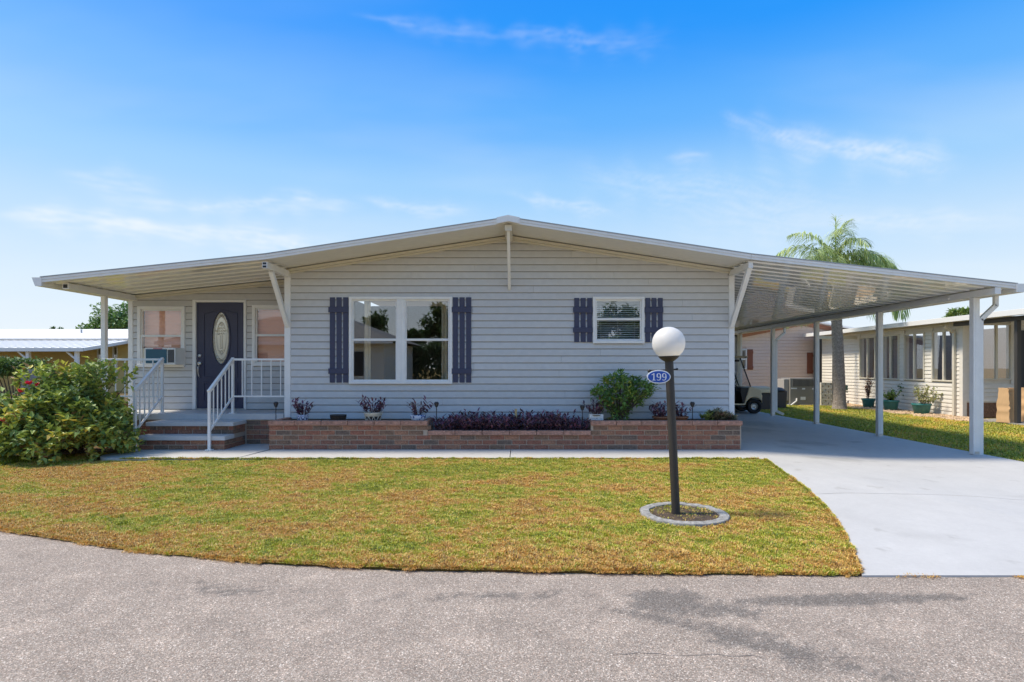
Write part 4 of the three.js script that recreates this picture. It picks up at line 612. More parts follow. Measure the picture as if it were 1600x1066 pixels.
{ // pale rosette plants at the right end
  const r = rngOf(61), o = thing('rosette_plant', 'low clump of grey-green and rusty rosette plants at the planter corner', 'plant', [X(1128, 9.85), 0.45, -9.85]), lv = new Leaves(62);
  for (let k = 0; k < 90; k++) { const px = 1096 + 50 * Math.pow(r(), 0.7), c = V(X(px, 9.85), 0.45 + 0.17 * Math.sin(Math.PI * clamp((px - 1088) / 66, 0, 1)) * r(), -9.85 + 0.28 * (r() - 0.5)), col = px < 1108 ? [0.28, 0.34, 0.07] : pick([[0.26, 0.25, 0.15], [0.32, 0.29, 0.18], [0.25, 0.14, 0.1], [0.2, 0.24, 0.1], [0.36, 0.33, 0.2]]); for (let i = 0; i < 14; i++) { const a = i * 2.4 + r(); lv.strap(c, V(Math.cos(a), 0.3 + 0.9 * r(), Math.sin(a)), 0.085 + 0.04 * r(), 0.034, 0.2, col, 2); } }
  leafPart('foliage', lv, o);
}
{ // solar path lights and a wooden stake
  const spots = [[431, 9.75, 'black solar torch light at the porch end of the planter', 0.42], [682, 9.72, 'black solar torch light at the left end of the purple bed', 0.31], [910, 9.72, 'black solar torch light beside the white planter box', 0.44], [1082, 9.75, 'black solar torch light right of the lamp post in the planter', 0.45]];
  for (const [px, Z, label, y] of spots) {
    const top = Y(px === 910 ? 633 : 628, Z), o = thing('solar_light', label, 'solar light', [X(px, Z), y, -Z], 'solar torch lights in the planter'), h = top - y;
    mesh('stake', rod(V(0, 0, 0), V(0, h - 0.08, 0), 0.007, 0.008, 8), M.black, o); mesh('cup', lathe([[0, h - 0.1], [0.012, h - 0.095], [0.02, h - 0.075], [0.036, h - 0.03], [0.036, h - 0.026], [0, h - 0.028]], 12), M.plastic, o); mesh('head', lathe([[0.028, h - 0.03], [0.036, h - 0.026], [0.036, h - 0.012], [0.025, h], [0, h]], 12), M.plastic, o); const ribs = []; for (let k = 0; k < 6; k++) { const a = k / 6 * 2 * Math.PI; ribs.push(bar(V(Math.cos(a) * 0.021, h - 0.085, Math.sin(a) * 0.021), V(Math.cos(a) * 0.04, h - 0.02, Math.sin(a) * 0.04), 0.006)); } mesh('cage', ribs, M.black, o);
  }
  const Z = 9.95, x = X(806, Z); tag(mesh('wooden_stake', rbox(x - 0.021, x + 0.021, 0.27, Y(639, Z), -Z - 0.01, -Z + 0.01, 0.002), M.wood), 'short pale wooden stake among the purple plants', 'stake');
}
// ---------------------------------------------------------------- grass
function tuftGeo(seed, n, len, wid) {
  const r = rngOf(seed), P = [];
  for (let k = 0; k < n; k++) {
    const a = r() * 2 * Math.PI, tilt = 0.35 + 0.95 * r(), L = len * (0.55 + 0.6 * r()), o = V((r() - 0.5) * 0.03, -0.004, (r() - 0.5) * 0.03), d = V(Math.cos(a) * Math.sin(tilt), Math.cos(tilt), Math.sin(a) * Math.sin(tilt)), s = V(-Math.sin(a + r() - 0.5), 0.3 * (r() - 0.5), Math.cos(a + r() - 0.5)).multiplyScalar(wid / 2);
    const m = o.clone().addScaledVector(d, L * 0.55), t = m.clone().addScaledVector(d, L * 0.4).add(V(0, -0.18 * L, 0));
    for (const q of [o.clone().sub(s), o.clone().add(s), m.clone().add(s), o.clone().sub(s), m.clone().add(s), m.clone().sub(s), m.clone().sub(s), m.clone().add(s), t]) P.push(q.x, q.y, q.z);
  }
  const g = new THREE.BufferGeometry(); g.setAttribute('position', new THREE.Float32BufferAttribute(P, 3)); g.computeVertexNormals(); return g;
}
function grass(name, label, spots, geo, colorAt, size) {
  const im = new THREE.InstancedMesh(geo, M.blade, spots.length), m = new THREE.Matrix4(), q = new THREE.Quaternion(), up = V(0, 1, 0), c = new THREE.Color(); im.name = name; im.castShadow = im.receiveShadow = true;
  spots.forEach(([x, y, z], i) => { const s = size(x, -z) * rr(0.75, 1.25); m.compose(V(x, y, z), q.setFromAxisAngle(up, R() * 6.28), V(s, s * rr(0.7, 1.2), s)); im.setMatrixAt(i, m); c.setRGB(...colorAt(x, -z)); im.setColorAt(i, c); });
  scene.add(im); tag(im, label, 'grass', null, 'stuff');
}
const G1 = [0.33, 0.36, 0.02], G2 = [0.58, 0.57, 0.03], S1 = [0.74, 0.48, 0.10], S2 = [0.66, 0.36, 0.08], S3 = [0.80, 0.63, 0.25], B1 = [0.27, 0.14, 0.055], G3 = [0.17, 0.24, 0.04];
function lawnColor(x, z) {
  const near = smooth(0.5, 0.0, z - roadEdge(x)), p = 1.5 * fbm2(x * 0.5 + 3, z * 0.8, 3) + 1.1 * fbm2(x * 2.3, z * 2.9 + 8, 3) + 0.5 * n2(x * 9, z * 10) + 0.45 * smooth(-2.5, -6.0, x) - 0.35 * smooth(7.0, 8.6, z) + 0.7 * near + 0.12, t = R();
  if (p > 0.55) return t < 0.55 ? mixc(S1, S2, R()) : t < 0.75 ? mixc(S1, S3, R()) : t < 0.92 ? B1 : G1;
  if (p > 0.1) return t < 0.5 ? mixc(S1, S3, R() * 0.7) : t < 0.66 ? S2 : mixc(G1, G2, R());
  if (p > -0.35) return t < 0.24 ? mixc(S1, S3, R()) : t < 0.3 ? B1 : mixc(G1, G2, R());
  return t < 0.08 ? S1 : t < 0.3 ? G3 : mixc(G1, G2, R());
}
{
  const spots = []; let tries = 0;
  while (spots.length < 340000 && tries++ < 1200000) {
    const x = rr(-7.6, 3.75), z = rr(4.0, 9.4), e = roadEdge(x);
    if (z < e + 0.012 * n2(x * 9, 1) + 0.02 * R() - 0.01 || x > driveEdge(z) - 0.004 - 0.015 * R() || (z > 8.655 - 0.015 * R() && x > -6.15) || (z > 8.655 && x > -6.7)) continue;
    const d = Math.hypot(x - 1.6, z - 5.62); if (d > 0.335 && d < 0.43) continue; if (d <= 0.335 && R() < 0.75) continue;
    if (z > 6.5 && R() < 0.25) continue;
    spots.push([x, yardY(x, z), -z]);
  }
  for (let i = 0; i < 9000; i++) { // runners and long blades that lie over the concrete and the road
    const q = R(); if (q < 0.36) { const z = rr(4.1, 8.6), k = 0.5 + 0.5 * n2(z * 5, 77); spots.push([driveEdge(z) - 0.02 + 0.03 * R() * k * k, driveY(driveEdge(z) + 0.02, z) + 0.004, -z]); }
    else if (q < 0.68) { const x = rr(-6.1, 3.6), k = 0.5 + 0.5 * n2(x * 5, 55); spots.push([x, 0.004, -(8.645 + 0.03 * R() * k * k)]); }
    else { const x = rr(-7.5, 2.4), k = 0.5 + 0.5 * n2(x * 4, 33); spots.push([x, ROAD_Y + 0.014, -(roadEdge(x) + 0.01 - 0.04 * R() * k * k)]); }
  }
  grass('lawn_grass', 'short patchy green and straw-coloured grass of the front lawn', spots, tuftGeo(5, 7, 0.038, 0.0048), lawnColor, (x, z) => 0.55 + 0.5 * smooth(-0.6, 0.6, fbm2(x * 4, z * 4 + 50, 2)));
  const side = [];
  for (let i = 0; i < 110000; i++) { const z = 6 + 19 * Math.pow(R(), 1.15), x = rr(8.04, 14.5); if (x > 12.35 + 0.25 * n2(z * 0.9, 3) && z > 15.6) continue; if (x > 13.0 && z < 16.2) continue; side.push([x, -0.16, -z]); }
  for (let i = 0; i < 34000; i++) { const z = rr(8.9, 21), x = rr(-16, -8.3); side.push([x, yardY(x, z), -z]); }
  for (let i = 0; i < 26000; i++) { const x = rr(-14, -7.6), z = rr(roadEdge(x), 9); side.push([x, yardY(x, z), -z]); }
  grass('side_grass', 'greener grass strips beside the carport and left of the bush', side, tuftGeo(6, 7, 0.07, 0.011), (x, z) => { const p = fbm2(x * 0.5, z * 0.4, 3) + 0.5 * (R() - 0.5) + (x < 0 ? 0.25 : 0.2 * smooth(20, 24, z)), t = R(); return p > 0.28 ? (t < 0.6 ? S1 : G2) : t < 0.1 ? S1 : mixc([0.17, 0.22, 0.03], G2, R()); }, () => 1.1);
  // dry clippings spilt along the road edge and at the foot of the driveway
  const dry = []; for (let i = 0; i < 5200; i++) { const x = rr(-6, 4.4), e = roadEdge(x); if (fbm2(x * 1.6, 4, 3) + (x > 2.4 && x < 3.1 ? 0.15 : 0) < 0.05) continue; if (x > 2.45 && R() < 0.72) continue; dry.push([x, ROAD_Y + 0.012, -(e - 0.07 * R() * R() + 0.01)]); }
  grass('dry_clippings', 'dry brown grass clippings along the road edge', dry, tuftGeo(8, 5, 0.035, 0.005), () => R() < 0.6 ? S2 : S1, () => 0.8);
}
{ // tan stone mulch along the neighbour's wall
  const g = new THREE.IcosahedronGeometry(1, 0), n = 5200, im = new THREE.InstancedMesh(g, std([1, 1, 1], 0.9), n), m = new THREE.Matrix4(), q = new THREE.Quaternion(), c = new THREE.Color(); im.name = 'stone_mulch';
  for (let i = 0; i < n; i++) { const z = rr(16.1, 24.5), x = rr(12.25 + 0.25 * n2(z * 0.9, 3), 13.4), s = rr(0.025, 0.06); m.compose(V(x, -0.15, -z), q.setFromEuler(new THREE.Euler(R() * 6, R() * 6, R() * 6)), V(s * 1.3, s * 0.6, s)); im.setMatrixAt(i, m); const v = rr(0.6, 1.15); c.setRGB(0.62 * v, 0.44 * v, 0.27 * v); im.setColorAt(i, c); }
  scene.add(im); tag(im, 'bed of tan stones along the neighbouring ivory wall', 'stones', null, 'stuff');
}
// ---------------------------------------------------------------- golf cart under the carport
{
  const gx = 6.72, gz = -18.95, gy = driveY(6.7, 18.9) + 0.001, o = thing('golf_cart', 'beige golf cart with roof and windshield parked at the end of the carport', 'golf cart', [gx, gy, gz]), tr = 0.49;
  const at = (g) => g; // local: x forward, z across
  const cowl = [[0.54, 0.29], [0.47, 0.30], [0.63, 0.84], [0.70, 0.875], [1.0, 0.80], [1.05, 0.72], [1.03, 0.64], [1.06, 0.58], [1.05, 0.46]]; for (let k = 0; k <= 10; k++) { const a = Math.PI * (0.12 + 0.8 * k / 10); cowl.push([0.8 + 0.29 * Math.cos(a), 0.235 + 0.29 * Math.sin(a)]); }
  mesh('front_cowl', extrudeXY(cowl, -0.56, 0.56, [], 0.02), M.beige, o);
  const rear = [[-1.15, 0.38], [-1.15, 0.8], [-0.45, 0.82], [-0.4, 0.4]]; for (let k = 0; k <= 10; k++) { const a = Math.PI * (0.1 + 0.85 * k / 10); rear.push([-0.8 + 0.28 * Math.cos(a), 0.235 + 0.28 * Math.sin(a)]); }
  mesh('rear_body', extrudeXY(rear.slice().reverse(), -0.56, 0.56, [], 0.02), M.beige, o);
  mesh('floor', box(-0.48, 0.52, 0.24, 0.29, -0.54, 0.54), M.rubber, o); mesh('rocker_panel', box(-0.42, 0.5, 0.285, 0.325, 0.541, 0.57), M.beige, o); mesh('rocker_panel', box(-0.42, 0.5, 0.285, 0.325, -0.57, -0.541), M.beige, o);
  mesh('dashboard', extrudeXY([[0.5, 0.3], [0.62, 0.84], [0.4, 0.84], [0.36, 0.72], [0.45, 0.3]], -0.53, 0.53), M.black, o);
  mesh('seat', rbox(-0.5, 0.0, 0.7, 0.84, -0.5, 0.5, 0.04), M.dark, o); mesh('seat_base', box(-0.42, -0.06, 0.3, 0.7, -0.5, 0.5), M.black, o); mesh('backrest', rbox(-0.6, -0.48, 0.86, 1.22, -0.5, 0.5, 0.04), M.dark, o);
  for (const z of [-0.5, 0.5]) { mesh('windshield_strut', bar(V(0.7, 0.87, z), V(0.36, 1.8, z), 0.03), M.black, o); mesh('rear_strut', bar(V(-0.65, 0.8, z), V(-0.75, 1.8, z), 0.03), M.black, o); }
  mesh('windshield', bar(V(0.69, 0.89, 0), V(0.38, 1.76, 0), 0.004, 0.96), M.thinGlass, o); mesh('mirror', rbox(0.3, 0.36, 1.68, 1.74, -0.3, 0.45, 0.01), M.black, o);
  mesh('roof', rbox(-0.95, 0.58, 1.8, 1.87, -0.6, 0.6, 0.03), M.tan, o);
  const sw = new THREE.TorusGeometry(0.17, 0.014, 8, 24); sw.rotateY(Math.PI / 2); sw.rotateZ(-0.6); sw.translate(0.22, 0.98, 0.25); mesh('steering_wheel', [sw.toNonIndexed(), rod(V(0.45, 0.75, 0.25), V(0.22, 0.98, 0.25), 0.014)], M.black, o);
  mesh('bumper', rbox(1.0, 1.07, 0.36, 0.45, -0.5, 0.5, 0.02), M.black, o); for (const z of [-0.38, 0.38]) mesh('headlight', rbox(1.03, 1.07, 0.6, 0.68, z - 0.09, z + 0.09, 0.01), M.signWhite, o);
  for (const x of [0.8, -0.8]) for (const z of [-tr, tr]) {
    const w = new THREE.Group(); w.name = 'wheel'; w.position.set(x, 0.235, z); o.add(w); const s = Math.sign(z);
    const ty = lathe([[0.12, -0.09], [0.2, -0.1], [0.23, -0.08], [0.235, 0], [0.23, 0.08], [0.2, 0.1], [0.12, 0.09], [0.12, -0.09]], 32); ty.rotateX(Math.PI / 2); mesh('tyre', ty, M.rubber, w);
    const rm = lathe([[0, 0.03], [0.03, 0.035], [0.04, 0.02], [0.09, 0.02], [0.1, 0.06], [0.122, 0.075], [0.122, -0.08], [0, -0.08]], 28); rm.rotateX(s * Math.PI / 2); mesh('rim', rm, M.steel, w);
  }
}
{ // a beige-lidded storage bench, bins, cooling unit and block screen beyond the carport
  let Z = 20.6; const G = -0.16;
  const b = thing('storage_bench', 'dark storage bench with a beige lid behind the golf cart', 'storage bench', [X(1192, Z), G, -Z]); mesh('body', rbox(-0.42, 0.3, 0, 0.62, -0.28, 0.28, 0.02), M.plastic, b); mesh('lid', rbox(-0.5, 0.36, 0.62, 0.76, -0.34, 0.34, 0.02), M.beige, b); mesh('cushion', rbox(-0.42, 0.16, 0.76, 0.84, -0.26, 0.26, 0.03), M.cream, b);
  const bin = (px, Z2, label, mat, s) => { const t = thing('wheeled_bin', label, 'bin', [X(px, Z2), G, -Z2], 'bins beside the houses'); mesh('body', extrudeXY([[-0.22, 0], [0.22, 0], [0.27, 0.72], [-0.27, 0.72]], -0.25, 0.25, [], 0.03).scale(s, s, s), mat, t); mesh('lid', lathe([[0, 0.86], [0.16, 0.84], [0.28, 0.74], [0.29, 0.71], [0, 0.71]], 20).scale(s, s, s), mat, t); for (const z of [-0.26, 0.26]) { const w = new THREE.CylinderGeometry(0.09, 0.09, 0.04, 16); w.rotateX(Math.PI / 2); w.scale(s, s, s); w.translate(-0.2 * s, 0.09 * s, z * s); mesh('wheel', w, M.rubber, t); } };
  bin(1216, 21.2, 'black round-lidded bin left of the cooling unit', M.plastic, 0.92); bin(1330, 23.6, 'dark green bin tucked behind the palm trunk', std([0.02, 0.045, 0.035], 0.5), 1.08);
  Z = 23; const u = thing('cooling_unit', 'boxy brown-grey outdoor cooling unit beside the pink house', 'air conditioner', [X(1248, Z), G, -Z]), w = 0.53;
  mesh('base', rbox(-0.6, 0.6, 0, 0.07, -0.45, 0.45, 0.01), M.rawConc, u); mesh('case', rbox(-w, w, 0.075, 1.1, -0.4, 0.4, 0.01), M.unit, u); mesh('grille_back', box(-w + 0.1, w - 0.08, 0.78, 1.06, 0.4, 0.404), M.dark, u);
  for (let k = 0; k < 20; k++) mesh('grille_bar', box(-w + 0.1 + k * 0.046, -w + 0.118 + k * 0.046, 0.77, 1.07, 0.404, 0.416), M.unit, u);
  mesh('side_box', rbox(-w - 0.2, -w - 0.012, 0.2, 1.06, -0.35, 0.3, 0.01), std([0.36, 0.33, 0.30], 0.7), u); for (const [x0, x1, y0, y1] of [[-0.5, -0.26, 0.67, 0.72], [-0.06, 0.06, 0.65, 0.71], [0.34, 0.4, 0.65, 0.71], [-0.12, 0.08, 0.24, 0.36]]) mesh('label_plate', box(x0, x1, y0, y1, 0.401, 0.406), M.signWhite, u);
  mesh('drain_pipe', [rod(V(-0.55, 0.03, 0.5), V(-0.3, 0.2, 0.45), 0.03), rod(V(-0.3, 0.2, 0.45), V(-0.28, 0.3, 0.42), 0.03)], M.white, u);
  Z = 22.4; const sc = thing('block_screen', 'cream pierced concrete block screen between two dark posts', 'block screen', [X(1291, Z), G, -Z]);
  for (let i = 0; i < 2; i++) for (let j = 0; j < 4; j++) { const s = 0.225, x = (i - 1) * s, y = 0.04 + j * s, hole = (cx, cy) => [[cx - 0.035, cy], [cx, cy - 0.055], [cx + 0.035, cy], [cx, cy + 0.055]].reverse(); mesh('block', extrudeXY(rect(x + 0.004, x + s - 0.004, y + 0.004, y + s - 0.004), -0.05, 0.05, [hole(x + s * 0.27, y + s * 0.3), hole(x + s * 0.73, y + s * 0.7)]), M.cream, sc); }
  mesh('footing', box(-0.3, 0.6, 0, 0.04, -0.15, 0.15), M.rawConc, sc);
}
// ---------------------------------------------------------------- neighbouring houses
function lapWall(x0, x1, y0, y1, z, course, topAt, openings = []) { // laps of siding, left out where windows are
  const g = [];
  for (let y = y0; y < y1; y += course) {
    let a = x0, b = x1; if (topAt) { while (a < b && topAt(a) < y + course * 0.6) a += 0.05; while (b > a && topAt(b) < y + course * 0.6) b -= 0.05; if (b - a < 0.1) break; }
    let spans = [[a, b]]; for (const o of openings) if (y < o.y1 && y + course > o.y0) spans = spans.flatMap(([p, q]) => o.x1 <= p || o.x0 >= q ? [[p, q]] : [[p, o.x0 + 0.01], [o.x1 - 0.01, q]].filter(([c, d]) => d - c > 0.02));
    for (const [p, q] of spans) g.push(plankGeo(p, p, q, q, y, Math.min(y1 + course * 0.2, y + course), z));
  }
  return g;
}
const winHole = (o) => rect(o.x0 + 0.03, o.x1 - 0.03, o.y0 + 0.03, o.y1 - 0.03).reverse();
function winParts(o, split, z = 0) { // frame and panes of a window in a wall that looks to +z
  const { x0, x1, y0, y1 } = o, t = 0.045, xm = (x0 + x1) / 2, ym = (y0 + y1) / 2, f = [box(x0, x1, y1 - t, y1, z - 0.06, z + 0.05), box(x0, x1, y0, y0 + t, z - 0.06, z + 0.05), box(x0, x0 + t, y0 + t, y1 - t, z - 0.06, z + 0.048), box(x1 - t, x1, y0 + t, y1 - t, z - 0.06, z + 0.048)];
  f.push(split === 'h' ? box(x0 + t, x1 - t, ym - 0.03, ym + 0.03, z - 0.04, z + 0.035) : box(xm - 0.03, xm + 0.03, y0 + t, y1 - t, z - 0.04, z + 0.035));
  const p = split === 'h' ? [box(x0 + t, x1 - t, y0 + t, ym - 0.03, z + 0.01, z + 0.0105), box(x0 + t, x1 - t, ym + 0.03, y1 - t, z + 0.01, z + 0.0105)] : [box(x0 + t, xm - 0.03, y0 + t, y1 - t, z + 0.01, z + 0.0105), box(xm + 0.03, x1 - t, y0 + t, y1 - t, z + 0.01, z + 0.0105)];
  return [f, p];
}
function putWindow(parent, o, split, z, place = (g) => g, fm = M.white) {
  const [f, p] = winParts(o, split, z), w = new THREE.Group(), c = place(new THREE.BufferGeometry().setFromPoints([V((o.x0 + o.x1) / 2, o.y0, z)])).attributes.position; w.name = 'window'; w.position.set(c.getX(0), c.getY(0), c.getZ(0)).sub(wpos(parent)); parent.add(w);
  part('frame', f.map(place), fm, w); for (const g of p) part('pane', place(g), M.thinGlass, w);
}
{ // pink house behind the carport
  const Z = 26.2, h = thing('pink_house', 'pink sided gable house with brown shutters behind the carport', 'house', [12.9, -0.16, -Z]), pk = 12.9, top = (x) => 3.45 - 0.2 * Math.abs(x - pk);
  const wins = [[1157.5, 1166.5, 546, 577], [1283, 1302, 553, 583]].map(([a, b, c, d]) => ({ x0: X(a, Z), x1: X(b, Z), y0: Y(d, Z), y1: Y(c, Z) }));
  part('wall', extrudeXY([[8.6, -0.16], [17.2, -0.16], [17.2, top(17.2)], [pk, top(pk)], [8.6, top(8.6)]], -Z - 0.02, -Z - 0.14, wins.map(winHole)), M.pink, h); part('wall', [box(8.6, 8.72, -0.16, top(8.6), -Z - 0.145, -Z - 7), box(17.08, 17.2, -0.16, top(17.2), -Z - 0.145, -Z - 7), extrudeXY([[8.6, -0.16], [17.2, -0.16], [17.2, top(17.2)], [pk, top(pk)], [8.6, top(8.6)]], -Z - 7.01, -Z - 7.1)], M.pink, h);
  part('siding', lapWall(8.6, 17.2, -0.1, 3.5, -Z, 0.15, top, wins), M.pink, h).userData.kind = 'stuff';
  for (const s of [-1, 1]) { const e = pk + s * 4.7, q = (a, b) => { const l = [[pk, top(pk) + a], [e, top(e) + a], [e, top(e) + b], [pk, top(pk) + b]]; return s < 0 ? l.reverse() : l; }; part('roof', extrudeXY(q(0.05, 0.13), -Z + 0.5, -Z - 7.3), M.whiteRoof, h); part('rake_board', extrudeXY(q(-0.16, 0.045), -Z + 0.02, -Z + 0.07), M.rustTrim, h); }
  for (const o of wins) putWindow(h, o, 'h', -Z);
  for (const [a, b, c, d] of [[1167.5, 1176, 546, 578], [1260.5, 1269.5, 551, 584]]) part('shutter', [rbox(X(a, Z), X(b, Z), Y(d, Z), Y(c, Z), -Z + 0.018, -Z + 0.05, 0.005), ...[0.12, 0.85].map((u) => rbox(X(a, Z) - 0.01, X(b, Z) + 0.01, lerp(Y(d, Z), Y(c, Z), u) - 0.05, lerp(Y(d, Z), Y(c, Z), u) + 0.05, -Z + 0.051, -Z + 0.07, 0.004))], M.shutter, h);
}
{ // ivory house on the right: long wall looks to the carport
  const XN = 13.4, zc = 17.3, zb = 25.5, ty = 2.74, h = thing('ivory_house', 'ivory sided house with a row of tall windows beyond the side lawn', 'house', [XN, -0.16, -zc]);
  const turn = (g) => { g.rotateY(-Math.PI / 2); g.translate(XN, 0, 0); return g; };   // local x -> depth: wall looking to -x
  const zAt = (px) => XN * FOC / (px - CX), wins = [[1344, 1369], [1379, 1406], [1413.5, 1446], [1457.5, 1494]].map(([a, b]) => ({ x0: -zAt(a), x1: -zAt(b), y0: 0.93, y1: 2.55 }));
  part('wall', turn(extrudeXY(rect(-zb, -zc - 0.03, -0.16, ty + 0.05), -0.02, -0.14, wins.map(winHole))), M.ivory, h);
  part('wall', [box(XN + 0.145, XN + 7, -0.16, ty + 0.05, -zb + 0.1, -zb), box(XN + 6.9, XN + 7, -0.16, ty + 0.3, -zc - 0.15, -zb + 0.1), box(XN + 0.145, XN + 6.9, -0.14, -0.1, -zc - 0.15, -zb + 0.11)], M.room, h);
  part('siding', lapWall(-zb, -zc, -0.12, ty, 0, 0.127, null, wins).map(turn), M.ivory, h).userData.kind = 'stuff';
  for (const o of wins) putWindow(h, o, 'v', 0, turn, M.cream);
  part('corner_trim', rbox(XN - 0.03, XN + 0.1, -0.12, ty, -zc + 0.04, -zc - 0.1), M.ivory, h);
  part('downspout', [rbox(XN - 0.1, XN - 0.035, -0.1, ty - 0.3, -zc - 0.22, -zc - 0.3), bar(V(XN - 0.06, ty - 0.3, -zc - 0.26), V(XN - 0.35, ty - 0.1, -zc - 0.26), 0.07)], M.cream, h);
  part('roof', extrudeXY([[XN - 0.45, ty + 0.02], [XN + 4, ty + 0.5], [XN + 4, ty + 0.62], [XN - 0.45, ty + 0.14]], -9, -zb - 0.4), M.whiteRoof, h); part('gutter', rbox(XN - 0.57, XN - 0.455, ty - 0.0, ty + 0.15, -9, -zb - 0.4), M.whiteRoof, h);
  // recessed porch at the near end
  const pw = { x0: X(1533, zc), x1: X(1580, zc), y0: Y(594, zc), y1: Y(506, zc) };
  part('porch_wall', extrudeXY(rect(XN + 0.1, XN + 6.9, -0.15, ty + 0.2), -zc - 0.025, -zc - 0.14, [winHole(pw)]), M.ivory, h); part('siding', lapWall(XN + 0.11, XN + 3.4, 0.36, ty + 0.1, -zc, 0.127, null, [pw]), M.ivory, h).userData.kind = 'stuff'; part('brick_skirt', box(XN + 0.1, XN + 5, -0.14, 0.31, -zc + 0.03, -zc - 0.02), M.bricks[3], h); part('skirt_cap', box(XN + 0.08, XN + 5, 0.31, 0.36, -zc + 0.05, -zc - 0.0), M.cream, h);
  putWindow(h, pw, 'v', -zc, (g) => g, M.cream); part('screen_door', box(X(1593, zc), X(1640, zc), 0.36, 2.5, -zc + 0.02, -zc + 0.05), M.black, h);
  part('porch_beam', box(XN - 0.3, XN - 0.18, ty - 0.12, ty - 0.0, -9.2, -zc + 0.02), M.bronze, h); for (const z of [15.1, 11.5]) part('porch_post', rbox(XN - 0.3, XN - 0.19, -0.15, ty - 0.12, -z + 0.05, -z - 0.05), M.bronze, h);
  part('porch_floor', slab([[XN - 0.4, 9.5], [XN + 4, 9.5], [XN + 4, zc - 0.04], [XN - 0.4, zc - 1.0]], -0.2, -0.1), M.rawConc, h);
  // dark posts of the far carport
  const Z = 22.8; for (const px of [1282, 1303]) part('carport_post', rbox(X(px, Z) - 0.045, X(px, Z) + 0.045, -0.16, 2.5, -Z + 0.04, -Z - 0.04), M.bronze, h); part('carport_beam', box(X(1276, Z), XN + 0.4, 2.5, 2.62, -Z - 0.05, -Z + 0.05), M.cream, h);
}
function bagThing(px, Z, label, tiltv, sd) {
  const x = X(px, Z), o = thing('paper_bag', label, 'paper bag', [x, -0.1, -Z], 'paper yard bags on the neighbouring porch'), r = rngOf(sd), g = new THREE.BoxGeometry(0.37, 0.92, 0.28, 8, 14, 6), p = g.attributes.position;
  for (let i = 0; i < p.count; i++) { const y = p.getY(i) + 0.46, k = 1 - 0.06 * y; p.setX(i, p.getX(i) * k + 0.025 * n3(p.getX(i) * 6, y * 5, sd) * smooth(0, 0.2, y)); p.setZ(i, p.getZ(i) * (1 - 0.2 * smooth(0.5, 0.92, y)) + 0.025 * n3(p.getZ(i) * 9 + 5, y * 6, sd)); p.setY(i, y > 0.01 ? y + 0.012 * n3(p.getX(i) * 8, 2, p.getZ(i) * 8) : 0); }
  g.computeVertexNormals(); const b = mesh('bag', g, M.paper, o); o.rotation.y = tiltv; mesh('fold', rbox(-0.19, 0.19, 0.84, 0.9, 0.115, 0.135, 0.004), M.paper, o); return o;
}
bagThing(1572, 15.4, 'tall brown paper yard bag left of the dark porch post', 0.5, 3); bagThing(1609, 15.55, 'brown paper yard bag right of the dark porch post at the frame edge', 0.3, 9);
function tealPot(px, Z, w, h, label, sd, kind) {
  const x = X(px, Z), o = thing('planter_pot', label, 'potted plant', [x, -0.13, -Z], 'teal pots along the ivory wall'), r = rngOf(sd), lv = new Leaves(sd + 1), limbs = [];
  mesh('pot', lathe([[0, 0], [w * 0.36, 0], [w * 0.46, h * 0.82], [w * 0.5, h * 0.84], [w * 0.5, h], [w * 0.44, h], [w * 0.34, 0.03]], 24), M.teal, o); const s = new THREE.CylinderGeometry(w * 0.44, w * 0.44, 0.02, 16); s.translate(0, h - 0.04, 0); mesh('soil', s, M.soil, o);
  const col = kind === 'dry' ? [[0.4, 0.22, 0.13], [0.3, 0.14, 0.09]] : kind === 'pale' ? [[0.4, 0.42, 0.14], [0.25, 0.3, 0.08], [0.5, 0.46, 0.25]] : [[0.08, 0.18, 0.03], [0.2, 0.34, 0.05], [0.3, 0.4, 0.07]];
  const n = kind === 'dry' ? 10 : 15; for (let k = 0; k < n; k++) { const a = r() * 6.28, sp = kind === 'pale' ? 0.75 : kind === 'dry' ? 0.16 : 0.42, e = V(x + Math.cos(a) * sp * r(), -0.13 + h + (kind === 'dry' ? 0.3 + 0.75 * r() : kind === 'pale' ? 0.08 + 0.62 * r() : 0.1 + 0.3 * r()), -Z + Math.sin(a) * sp * r()), b = V(x, -0.13 + h - 0.03, -Z); limbs.push(rod(b, e, 0.009, 0.005, 4)); for (let i = 0; i < 26; i++) { const t = Math.pow(r(), 0.5), q = b.clone().lerp(e, t).addScaledVector(sph(r), 0.05); lv.leaf(q, sph(r), V(0, 1, 0), 0.08, 0.05, col[Math.floor(r() * col.length)], 0.3, 0.2); } }
  if (kind === 'lush') for (let i = 0; i < 40; i++) lv.leaf(V(x + 0.32 + 0.03 * i / 10 * r(), 0.35 + 0.5 * r() * 0.6 + 0.1, -Z).addScaledVector(sph(r), 0.06), sph(r), V(0, 1, 0), 0.08, 0.05, col[0]);
  leafPart('foliage', lv, o); part('stems', limbs, M.bark, o);
}
tealPot(1440, 18.4, 0.56, 0.34, 'teal pot with sparse pale-leaved plant nearest the ivory wall corner', 201, 'pale'); tealPot(1392, 19.9, 0.52, 0.36, 'teal pot with lush green plant, middle of the three', 211, 'lush'); tealPot(1357, 21.3, 0.46, 0.34, 'teal pot with tall dry reddish plant nearest the palm', 221, 'dry');
